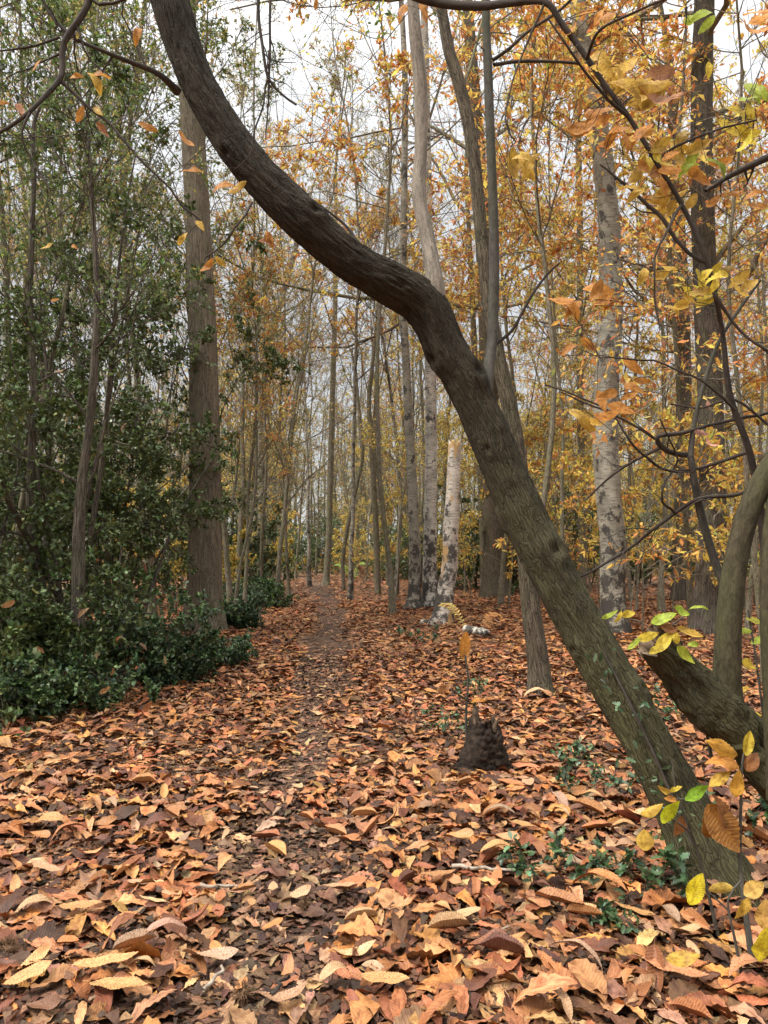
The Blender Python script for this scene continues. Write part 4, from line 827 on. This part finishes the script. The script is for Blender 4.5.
holly('small bramble patch reaching onto the path edge', 180, 9.0, .55, .5, 309, dens=5, stems=5, size=.042, r0=.008, palette=BRAMBLE, name='bramble_patch', cat='bramble', group='bramble patches')
holly('little holly spray at the right tip of the bank', 205, 9.7, .55, .4, 323, dens=5, stems=5, size=.055, r0=.008, dens1=7, palette=BRAMBLE)
holly('sparse low holly sprig reaching over the leaves from the bank tip', 232, 10.6, .38, .3, 324, dens=4, stems=4, size=.055, r0=.007, dens1=6, palette=BRAMBLE)
holly('bramble patch right of the big grey trunk foot', 228, 15, .45, .4, 310, dens=5, stems=6, size=.06, r0=.008, palette=BRAMBLE, name='bramble_patch', cat='bramble', group='bramble patches')
holly('green bramble patch beside the pale mottled tree', 262, 21, .7, .8, 311, dens=4, stems=7, size=.075, r0=.01, palette=BRAMBLE + GREEN[:1], name='bramble_patch', cat='bramble', group='bramble patches')
holly('bramble patch between the big trunk and the mottled tree', 232, 18.5, .7, .6, 312, dens=4, stems=6, size=.06, r0=.01, palette=BRAMBLE, name='bramble_patch', cat='bramble', group='bramble patches')
for k, (lb, px, Yd, h, s) in enumerate([('dark round holly behind the stout trunk, its left side', 478, 29, 3.4, 1.6), ('dark holly right behind the stout trunk', 518, 28, 4.2, 1.8), ('dark evergreen bush between leaning trunk and grey birch', 560, 30, 4.6, 1.8), ('dark evergreen bush behind the grey birch foot', 625, 32, 3.2, 1.7),
                                   ('dark bush right of the far path end', 405, 40, 3.4, 2.0), ('dark bush left of the far path end', 232, 27, 3.6, 1.6), ('far dark evergreen just left of the path end', 282, 48, 3.4, 2.2), ('far dark evergreen closing the path end', 318, 55, 4.4, 2.6), ('dark bush far behind the white birches', 440, 36, 3.2, 1.8), ('tall dark holly beyond the left bank', 150, 24, 4.4, 2.0), ('tall dark holly behind the left edge', 30, 18, 6.0, 2.0), ('dark bush behind the dark straight trunk', 722, 30, 3.0, 1.8)]):
    holly(lb, px, Yd, h, s, 330 + k, dens=5, stems=6, size=.13 if Yd > 26 else .10, lo=.05, group='dark evergreen bushes in the wood', dens1=11, nsub=6)
# seedlings near the leaning trunk
def seedling(label, px, py, h, n, seed, size=.06, spread=.2, palette=None, ns=9):
    rng = np.random.default_rng(seed); Yd = gy(py); x = (px - CX) / F_ * Yd; b = np.array([x, Yd, float(gh(x, Yd))])
    root = empty('holly_seedling', b, label, 'seedling', 'holly seedlings near the leaning trunk'); K = 8
    P = np.zeros((n, K, 3))
    for s in range(n):
        d = norm(np.array([rng.normal() * .7, rng.normal() * .5, .9])); q = b + rng.normal(size=3) * np.array([spread, spread * .6, 0]) * .5 + np.array([0, 0, -.01])
        for k in range(K): P[s, k] = q; d = norm(d + rng.normal(size=3) * .15); q = q + d * h * rng.uniform(.7, 1.1) / K
    P[..., 2] = np.maximum(P[..., 2], b[2] + .01); r = np.full((n, K), .0028) * np.linspace(1, .5, K)
    L1 = children(rng, P, r, 3, .2, .95, (50, 12), .4, 5, .15, 0, .7, rmin=.0013)
    add('stems', merge([tubes(P, r, 5), tubes(*L1, 4)]), M['pole'], root)
    T = np.concatenate([fix(p, 5)[None] for p in P] + [L1[0]]); idx = np.repeat(np.arange(len(T)), 5); m = len(idx)
    pos = T[idx, rng.integers(1, 5, m)]; d = rng.normal(size=(m, 3)) + np.array([0, 0, .2])
    add('foliage', leaves(rng, pos, d, norm(rng.normal(size=(m, 3)) * .5 + [0, -.3, 1]), rng.uniform(.7, 1.2, m) * size, .5, pal(rng, palette or HS, m), ns, 'holly', True, .25, .3, spine=.42), M['holly'], root)
HS = [(.045, .085, .03, 3), (.075, .13, .05, 2), (.12, .19, .10, 1.2), (.025, .05, .02, 1.5)]
for k, a in enumerate([('dark holly seedling in the leaves left of the leaning trunk foot', 560, 880, .26, 9, .05, .32), ('upright holly seedling beside the small stump', 462, 745, .52, 5, .045, .10), ('small holly seedling behind the small stump', 485, 700, .3, 5, .045, .2),
                       ('holly seedling right of the small stump', 592, 800, .34, 6, .05, .3), ('holly seedling at the thin curved trunk foot', 560, 770, .3, 5, .05, .25), ('holly seedling against the leaning trunk foot', 655, 905, .28, 5, .055, .2),
                       ('holly seedling between the leaning trunk and the broken stool', 650, 725, .4, 6, .06, .3), ('holly seedling beneath the curved mossy stem', 742, 850, .5, 7, .055, .22), ('little holly seedling at the foot of the white snag', 432, 645, .35, 5, .07, .4), ('holly seedling left of the leaning trunk foot, nearest', 610, 935, .2, 4, .05, .2)]):
    seedling(a[0], a[1], a[2], a[3], a[4], 400 + k, a[5], a[6])
# ivy-like holly sprays on the leaning trunk
rng = np.random.default_rng(90)
ivy = empty('climbing_ivy', (B0[0] - .3, B0[1] - .05, .3), 'thin ivy stem with small pale green leaves climbing the lower leaning trunk', 'ivy')
pp = [(692, 845, 3, Yb - .06), (661, 770, 3, Yb + .03), (638, 720, 3, Yb + .10), (618, 680, 2.6, Yb + .165), (602, 650, 2.2, Yb + .21)]
P, r = pixline(pp); P, r = resample(P, r, .02); add('stem', tubes(P[None], r[None], 6), M['darktwig'], ivy)
m = 44; ii = rng.integers(0, len(P), m); pos = P[ii] + rng.normal(size=(m, 3)) * np.array([.05, .008, .035])
add('foliage', leaves(rng, pos, rng.normal(size=(m, 3)) * [1, .3, 1], np.tile([0, -1., .4], (m, 1)) + rng.normal(size=(m, 3)) * .3, rng.uniform(.02, .05, m), .45, pal(rng, [(.06, .10, .045, 2), (.14, .2, .12, 1)], m), 9, 'holly', True, spine=.5), M['holly'], ivy)
# ---- chestnut shoots with yellow leaves
def shoot(label, stems, leafs, seed):
    rng = np.random.default_rng(seed); a = stems[0][0]; b = at(a[0], a[1], a[3]); b[2] = float(gh(b[0], b[1]))
    root = empty('chestnut_shoot', b, label, 'sapling', 'young chestnut shoots by the leaning trunk')
    for L in stems:
        P, r = pixline(L); P, r = resample(P, r, .03); add('stem', tubes(P[None], r[None], 6), M['pole'], root)
    leaf_at(rng, leafs, M['bigleaf'], root)
y0 = 3.0
shoot('thin shoot with green and yellow leaves in front of the leaning trunk', [[(718, 935, 4, 3.0), (700, 860, 3, 2.98), (686, 820, 2.6, 2.95), (676, 790, 2.2, 2.95), (672, 760, 1.6, 2.95)], [(690, 832, 2, 2.95), (665, 815, 1.6, 2.92), (645, 822, 1.4, 2.9)], [(676, 800, 1.8, 2.95), (690, 798, 1.4, 2.95)]],
      [(697, 793, 2.92, .115, 22, (.30, .55, .04)), (671, 812, 2.9, .105, 50, (.62, .68, .03), .5), (652, 809, 2.9, .10, 20, OY), (664, 789, 2.95, .06, 150, OY), (676, 789, 2.95, .05, 25, YE), (645, 840, 2.9, .075, 90, OY, .85), (678, 826, 2.98, .085, -110, BR_, .6), (672, 800, 2.95, .07, -10, OR)], 501)
shoot('shoot with spotted orange and brown leaves before the broken stool', [[(752, 960, 7, 2.85), (744, 900, 5, 2.88), (740, 860, 3.5, 2.9), (741, 800, 3, 2.9), (742, 765, 2.6, 2.9), (746, 745, 2, 2.9)], [(741, 780, 2, 2.9), (725, 775, 1.6, 2.9)]],
      [(722, 748, 2.88, .15, 155, (.72, .38, .05), .42), (748, 743, 2.88, .095, 80, YE, .42), (722, 765, 2.88, .14, 175, OR, .45), (720, 779, 2.86, .11, 25, OY), (737, 783, 2.86, .10, 70, (.7, .36, .04), .55), (724, 828, 2.88, .19, -60, (.36, .16, .03), .6), (718, 812, 2.9, .14, -70, BR_, .5), (752, 762, 2.9, .08, 60, BR_, .7), (712, 830, 2.9, .12, -40, (.42, .18, .03), .5)], 502)
shoot('small shoot with pure yellow leaves at the bottom right', [[(745, 990, 4, 2.75), (735, 940, 3, 2.75), (728, 900, 2.4, 2.75), (742, 880, 2, 2.75)], [(730, 912, 2, 2.75), (712, 895, 1.6, 2.75), (700, 885, 1.4, 2.75)]],
      [(696, 889, 2.75, .12, 68, (.80, .66, .03), .5), (722, 890, 2.75, .10, 178, (.78, .55, .12), .4), (754, 889, 2.72, .08, 35, (.74, .48, .12), .7), (742, 908, 2.74, .09, 50, OY, .45), (765, 914, 2.7, .10, 80, (.75, .45, .12), .7), (764, 945, 2.6, .11, 72, (.82, .66, .04), .6), (683, 957, 2.6, .11, 15, OY, .45)], 503)
yk = 3.15
shoot('shoot with bright yellow-green leaf cluster behind the leaning trunk', [[(712, 760, 4, 3.5), (700, 700, 3, 3.4), (684, 650, 2.4, 3.3), (672, 625, 2, 3.25)], [(684, 650, 2, 3.3), (664, 640, 1.6, 3.2), (640, 622, 1.4, 3.2), (610, 615, 1.2, 3.2)], [(672, 625, 1.6, 3.25), (690, 612, 1.4, 3.25)]],
      [(664, 618, yk, .11, 25, (.45, .58, .06), .42), (682, 611, yk, .075, -25, (.42, .58, .05), .6), (698, 610, yk, .08, 0, YG, .2), (664, 642, yk, .11, 50, YE, .45), (648, 636, yk, .09, 20, YE, .42), (634, 643, yk, .075, 45, YG, .35), (686, 655, yk, .10, -45, (.5, .55, .05), .45), (690, 632, yk, .11, -20, OY, .3), (655, 650, yk, .06, 30, YE, .5),
       (628, 614, yk, .07, 10, YE, .45), (610, 614, yk, .08, 25, YG, .25), (618, 616, yk, .06, 60, YE, .3), (693, 645, yk, .05, 0, YG, .5), (668, 628, yk, .07, 160, BR_, .5), (676, 637, yk, .06, 100, YE, .5)], 504)
shoot('shoot with pale yellow leaves right of the curved mossy stem', [[(775, 800, 4, 3.6), (764, 720, 3, 3.5), (756, 660, 2, 3.5), (748, 610, 1.8, 3.5)]],
      [(754, 621, 3.5, .09, -15, (.5, .5, .06), .4), (744, 630, 3.5, .07, 170, YG, .4), (760, 640, 3.5, .09, 20, YG, .4), (750, 665, 3.5, .09, -30, YE, .5), (742, 690, 3.5, .08, 200, OY, .4), (752, 712, 3.5, .09, -20, YE, .4), (765, 605, 3.5, .07, 15, YE, .4)], 505)
shoot('single upright shoot topped by an orange leaf beside the small stump', [[(468, 768, 3, gy(770)), (466, 720, 2.6, gy(770)), (468, 680, 2.2, gy(770)), (465, 655, 1.8, gy(770))], [(467, 700, 2, gy(770)), (452, 690, 1.6, gy(770) - .05)]],
      [(465, 645, gy(770), .20, 85, OR, .4), (446, 688, gy(770) - .05, .12, 30, BR_), (478, 702, gy(770), .11, 10, OR), (537, 703, gy(770) + .3, .30, 8, (.62, .34, .15), .34), (618, 668, 4.0, .10, -50, BR_, .6), (700, 716, 3.2, .22, -65, (.50, .24, .12), .35)][:3], 506)
# the bare dark stem standing in front of the holly
trunk_tree('holly_tree', 'bare forked dark stem standing in front of the left holly bank', M['darkbark'],
    [(76, 700, 15, 7.9), (78, 600, 13), (79, 530, 12), (82, 480, 10), (90, 420, 8.5), (95, 350, 7.5), (97, 290, 6), (92, 200, 4.5)], 0, 16, step=.05, sides=16, amp=.003, limbs=12, lt=(.3, .98), leafpal=HOLLY, leafn=3, lsize=.07, extra=1.2, twlen=.3, tw='darktwig', mat2='darkbark', flare=.1)
trunk_tree('holly_tree', 'thin dark stem leaning left out of the holly bank near the left edge', M['darkbark'],
    [(48, 690, 10, 8.6), (40, 600, 9), (30, 500, 8), (34, 400, 7), (30, 300, 6), (34, 180, 5)], 0, 17, step=.05, sides=14, amp=.003, limbs=12, lt=(.3, .98), leafpal=HOLLY, leafn=4, lsize=.07, extra=1.5, twlen=.3, tw='darktwig', mat2='darkbark', flare=.1)
# ---- bracken fronds
def frond(label, base, tip, n, size, col, seed, arch=.25):
    rng = np.random.default_rng(seed); a = at(*base); b = at(*tip); K = n
    t = np.linspace(0, 1, K)[:, None]; P = a * (1 - t) + b * t; P[:, 2] += (arch * np.sin(PI * t[:, 0]) * np.linalg.norm(b - a))
    root = empty('bracken_frond', a, label, 'fern', 'bracken fronds'); add('stalk', tubes(P[None], (np.linspace(.005, .0015, K))[None], 5), M['stick'], root)
    tg = norm(np.gradient(P, axis=0)); pos, d, L = [], [], []
    for k in range(2, K - 1):
        for s in (-1, 1):
            sd = norm(np.cross(tg[k], [0, -.3, 1.])) * s; l = size * math.sin(PI * min(1, .18 + .8 * (1 - k / K))) 
            dd = norm(sd + tg[k] * .45 + [0, 0, -.15]); m = 9
            for j in range(m):
                for s2 in (-1, 1):
                    pos.append(P[k] + dd * l * j / m); d.append(norm(dd * .4 + s2 * tg[k] + rng.normal(size=3) * .15)); L.append(l * .26 * (1 - j / m) + .004)
            pos.append(P[k]); d.append(dd); L.append(l)
    m = len(pos); L = np.array(L); rat = .3
    add('frond_leaves', leaves(rng, np.array(pos), np.array(d), np.tile([0, -.3, 1.], (m, 1)), L, rat, pal(rng, [(*col, 1)], m, .15), 4, 'beech', False), M['fern'], root)
frond('dry brown bracken frond on the leaves left of the trunk foot', (490, 935, gy(945)), (560, 915, gy(908)), 26, .07, (.26, .12, .05), 61, .04)
frond('dry brown bracken frond lying nearest the bottom right', (560, 975, gy(980)), (528, 905, gy(900)), 24, .06, (.22, .10, .045), 62, .04)
frond('yellowing bracken frond standing behind the fallen birch log', (470, 640, 14.2), (440, 604, 14.5), 20, .14, (.62, .45, .14), 63)
frond('orange bracken frond beside the fallen birch log', (478, 640, 14.0), (500, 616, 14.6), 18, .14, (.50, .24, .08), 64)
frond('bright green fern frond at the path end', (352, 585, 33), (338, 566, 32), 16, .28, (.32, .45, .08), 65)
frond('fresh green fern frond beside the green one at the path end', (352, 585, 33), (364, 563, 33), 16, .25, (.28, .38, .08), 66)
frond('brown bracken frond right of the path end', (365, 588, 30), (358, 566, 30), 16, .25, (.30, .13, .06), 67)
# ---- stump
Yt = gy(772); P = [at(486, a, Yt) for a in (778, 765, 750, 735, 722)]; P[0][2] = -.03
r = [w / F_ * Yt * .5 for w in (54, 46, 40, 32, 25)]
Q, q = resample(P, r, .012); k = len(Q); S = 48; V, F, A = rough_tube(Q, q, S, .034, seed=21, lump=.4, rs=(34, 34, 34)); V = V.reshape(k, S, 3); an = np.arange(S) * 2 * PI / S
jag = .06 * np.clip(-np.cos(an + .5), 0, 1) + .06 * vnoise(xyz(np.cos(an) * 4, np.sin(an) * 4, 0.)); tz = np.clip((np.arange(k) - (k - 9)) / 8, 0, 1)
V[:, :, 2] += tz[:, None] * jag[None]; rim = V[-1]; c0 = rim.mean(0)
in1 = c0 + (rim - c0) * .72; in1[:, 2] = rim[:, 2] - .015; in2 = c0 + (rim - c0) * .4; in2[:, 2] = c0[2] - .07 + .02 * vnoise(in2 * 30); in3 = np.tile(c0 - [0, 0, .09], (S, 1))
VV = np.concatenate([V.reshape(-1, 3), in1, in2, in3]); i = np.arange(len(VV)).reshape(-1, S); a0 = i[k - 1:-1]; a1 = i[k:]
F = np.concatenate([F, np.stack([a0, np.roll(a0, -1, 1), np.roll(a1, -1, 1), a1], -1).reshape(-1, 4)])
root = empty('tree_stump', (P[0][0], P[0][1], 0), 'small dark rotten tree stump among the leaves right of the path', 'stump')
M['stumpbark'] = plain('charred_stump_bark', (.012, .009, .007), (.045, .03, .02), 30, .9, .012)
ns_ = (k - 2) * S
add('bark', (V.reshape(-1, 3)[:ns_ + S], F[:ns_], {}), M['stumpbark'], root)
core = VV[ns_:] ; Fc = F[F.min(1) >= ns_] - ns_
add('heartwood', (core, Fc, {}), M['wood'], root)
# ---- fallen birch log
a = at(466, 637, 13.6); b = at(486, 645, 12.9); a[2] = b[2] = float(gh(a[0], a[1])) + .09
t = np.linspace(0, 1, 20)[:, None]; P = a * (1 - t) + b * t; rl_ = .075 * (1 + .1 * np.sin(np.arange(20)))
P = np.concatenate([P[:1], P, P[-1:], P[-1:]]); rl_ = np.concatenate([[.001], rl_, [.05, .001]])
P[-1] = P[-2] - (b - a) / 20 * .5
M['birch_log'] = birch('fallen_birch_bark', .01, .0, (.75, .68, .56))
props(add('birch_log', tubes(P[None], rl_[None], 16), M['birch_log'], loc=a), 'short white birch log lying on the leaves right of the snag', 'log')
a = at(425, 622, 15.5); P = a + np.linspace(-.12, .12, 6)[:, None] * np.array([1, .3, 0]); P[:, 2] = float(gh(a[0], a[1])) + .05
props(add('bark_piece', tubes(P[None], np.array([[.001, .05, .06, .06, .045, .001]]), 10), M['birch_log'], loc=a), 'small pale piece of birch bark left of the snag foot', 'bark')
# low trunk piece by path, small dark stub
a = at(258, 620, gy(622)); P = [a + np.array([0, 0, z]) for z in (-.4, -.02, .12, .2)]; P = np.array(P); P[:, 2] = np.array([-.05, .05, .14, .22]) + float(gh(a[0], a[1]))
props(add('tree_stub', tubes(P[None], np.array([[.10, .08, .07, .01]]), 12), M['darkbark'], loc=a), 'little dark stub right of the big grey trunk', 'stump')
# leaves caught on the holly bank
rng = np.random.default_rng(44)
for k, (px, py, Yd, L, ang, ci) in enumerate([(147, 708, 6.6, .15, 80, 1), (105, 690, 6.7, .12, 30, 3), (143, 647, 7.6, .11, -20, 5), (95, 657, 7.2, .13, 10, 0), (146, 568, 7.5, .13, -70, 2), (125, 428, 7.5, .12, 60, 5), (8, 604, 6.6, .16, 15, 3), (84, 613, 7.2, .14, 30, 0), (178, 690, 7.2, .11, -30, 1), (60, 370, 7.2, .12, 5, 5), (120, 640, 7.4, .10, 70, 1), (40, 650, 6.9, .12, -50, 3), (165, 660, 7.8, .10, 100, 0), (70, 672, 6.9, .11, 40, 2), (112, 672, 7.0, .10, -80, 1), (190, 655, 8.4, .10, 20, 3), (20, 560, 7.6, .10, -60, 4), (98, 560, 7.9, .11, 60, 1)]):
    cn, c = names_col[ci]; a = R(ang); d = np.array([[math.cos(a), .2, math.sin(a)]]); p = at(px, py, Yd + .3)[None]; d = norm(d + rng.normal(size=3) * .35)
    o = add('caught_leaf', leaves(rng, p - d * L / 2, d, np.array([[rng.normal() * .6, -1, rng.uniform(.2, 1.2)]]), np.array([L]), .36, np.array([c]), 15, 'chestnut', True, .3, .4, teeth=.08), M['bigleaf'], loc=p[0])
    props(o, None, 'leaf', 'dead leaves caught on the holly'); AUTO.append((o, f'{cn} dead leaf caught on the holly bank', px))
# ---- labels: ordinals only where look and place coincide
from collections import defaultdict
G_ = defaultdict(list)
for o, l, px in AUTO: G_[l].append((px, o))
ORD = ['first', 'second', 'third', 'fourth', 'fifth', 'sixth', 'seventh', 'eighth', 'ninth', 'tenth', 'eleventh', 'twelfth']
for l, L in G_.items():
    L.sort(key=lambda a: a[0])
    for i, (px, o) in enumerate(L): o['label'] = l if len(L) == 1 else f'{l}, {ORD[min(i, 11)]} from left'
for kk, LL in PR.items():
    for i_, o in enumerate(LL):
        if (kk, i_) not in used:
            for ch in list(o.children): bpy.data.objects.remove(ch)
            bpy.data.objects.remove(o)

# ================================================================== LIGHT, SKY, CAMERA
EL, AZ = 52, 245            # sun height; direction it comes from (degrees clockwise from +Y)
sun = bpy.data.lights.new('sun', 'SUN'); sun.energy = 2.6; sun.angle = R(14); sun.color = (1, .95, .88)
so = bpy.data.objects.new('sun', sun); COL.objects.link(so)
dv = Vector((math.sin(R(AZ)) * math.cos(R(EL)), math.cos(R(AZ)) * math.cos(R(EL)), math.sin(R(EL))))
so.rotation_euler = dv.to_track_quat('Z', 'Y').to_euler(); so.location = (0, 0, 30)
W = bpy.data.worlds.new('World'); sc.world = W; W.use_nodes = True; nt = W.node_tree; nt.nodes.clear()
out = nt.nodes.new('ShaderNodeOutputWorld'); bg = nt.nodes.new('ShaderNodeBackground'); bg.inputs[1].default_value = .1
sky = nt.nodes.new('ShaderNodeTexSky'); sky.sky_type = 'NISHITA'; sky.sun_disc = False; sky.sun_elevation = R(EL); sky.sun_rotation = R(AZ); sky.air_density = 1.2
tc = nt.nodes.new('ShaderNodeTexCoord'); sp = nt.nodes.new('ShaderNodeSeparateXYZ'); nt.links.new(tc.outputs['Generated'], sp.inputs[0])
mr = nt.nodes.new('ShaderNodeMapRange'); pw = nt.nodes.new('ShaderNodeMath'); pw.operation = 'POWER'; pw.use_clamp = True; nt.links.new(sp.outputs[2], pw.inputs[0]); pw.inputs[1].default_value = 3.4; nt.links.new(pw.outputs[0], mr.inputs[0]); mr.inputs[1].default_value = 0; mr.inputs[2].default_value = 1; mr.inputs[3].default_value = 4.2; mr.inputs[4].default_value = 30.0
ns = nt.nodes.new('ShaderNodeTexNoise'); ns.inputs['Scale'].default_value = 2.2; ns.inputs['Detail'].default_value = 5; nt.links.new(tc.outputs['Generated'], ns.inputs[0])
cr = nt.nodes.new('ShaderNodeValToRGB'); cr.color_ramp.elements[0].position = .38; cr.color_ramp.elements[0].color = (.8, .8, .8, 1); cr.color_ramp.elements[1].position = .6; cr.color_ramp.elements[1].color = (.95, .95, .95, 1)
nt.links.new(ns.outputs[0], cr.inputs[0])
cl = nt.nodes.new('ShaderNodeVectorMath'); cl.operation = 'SCALE'; cl.inputs[0].default_value = (.97, .985, 1.0); nt.links.new(mr.outputs[0], cl.inputs['Scale'])
mx = nt.nodes.new('ShaderNodeMix'); mx.data_type = 'RGBA'; nt.links.new(cr.outputs[0], mx.inputs[0]); nt.links.new(sky.outputs[0], mx.inputs[6]); nt.links.new(cl.outputs[0], mx.inputs[7])
nt.links.new(mx.outputs[2], bg.inputs[0]); nt.links.new(bg.outputs[0], out.inputs[0])
cam = bpy.data.cameras.new('camera'); co = bpy.data.objects.new('camera', cam); COL.objects.link(co)
cam.sensor_fit = 'VERTICAL'; cam.sensor_height = 24; cam.lens = 24 * F_ / 1024; cam.clip_start = .05; cam.clip_end = 1500
co.location = (0, 0, CAMZ); co.rotation_euler = (PI / 2 + TH, 0, 0); sc.camera = co
sc.view_settings.view_transform = 'Standard'; sc.view_settings.look = 'None'; sc.view_settings.gamma = 1; sc.view_settings.exposure = .82
sc.render.engine = 'CYCLES'; sc.cycles.use_denoising = True; sc.cycles.denoiser = 'OPENIMAGEDENOISE'
sc.cycles.max_bounces = 6; sc.cycles.diffuse_bounces = 4; sc.cycles.glossy_bounces = 2; sc.cycles.transmission_bounces = 3; sc.cycles.transparent_max_bounces = 4
sc.cycles.use_adaptive_sampling = True; sc.cycles.adaptive_threshold = .03; sc.cycles.caustics_reflective = False; sc.cycles.caustics_refractive = False
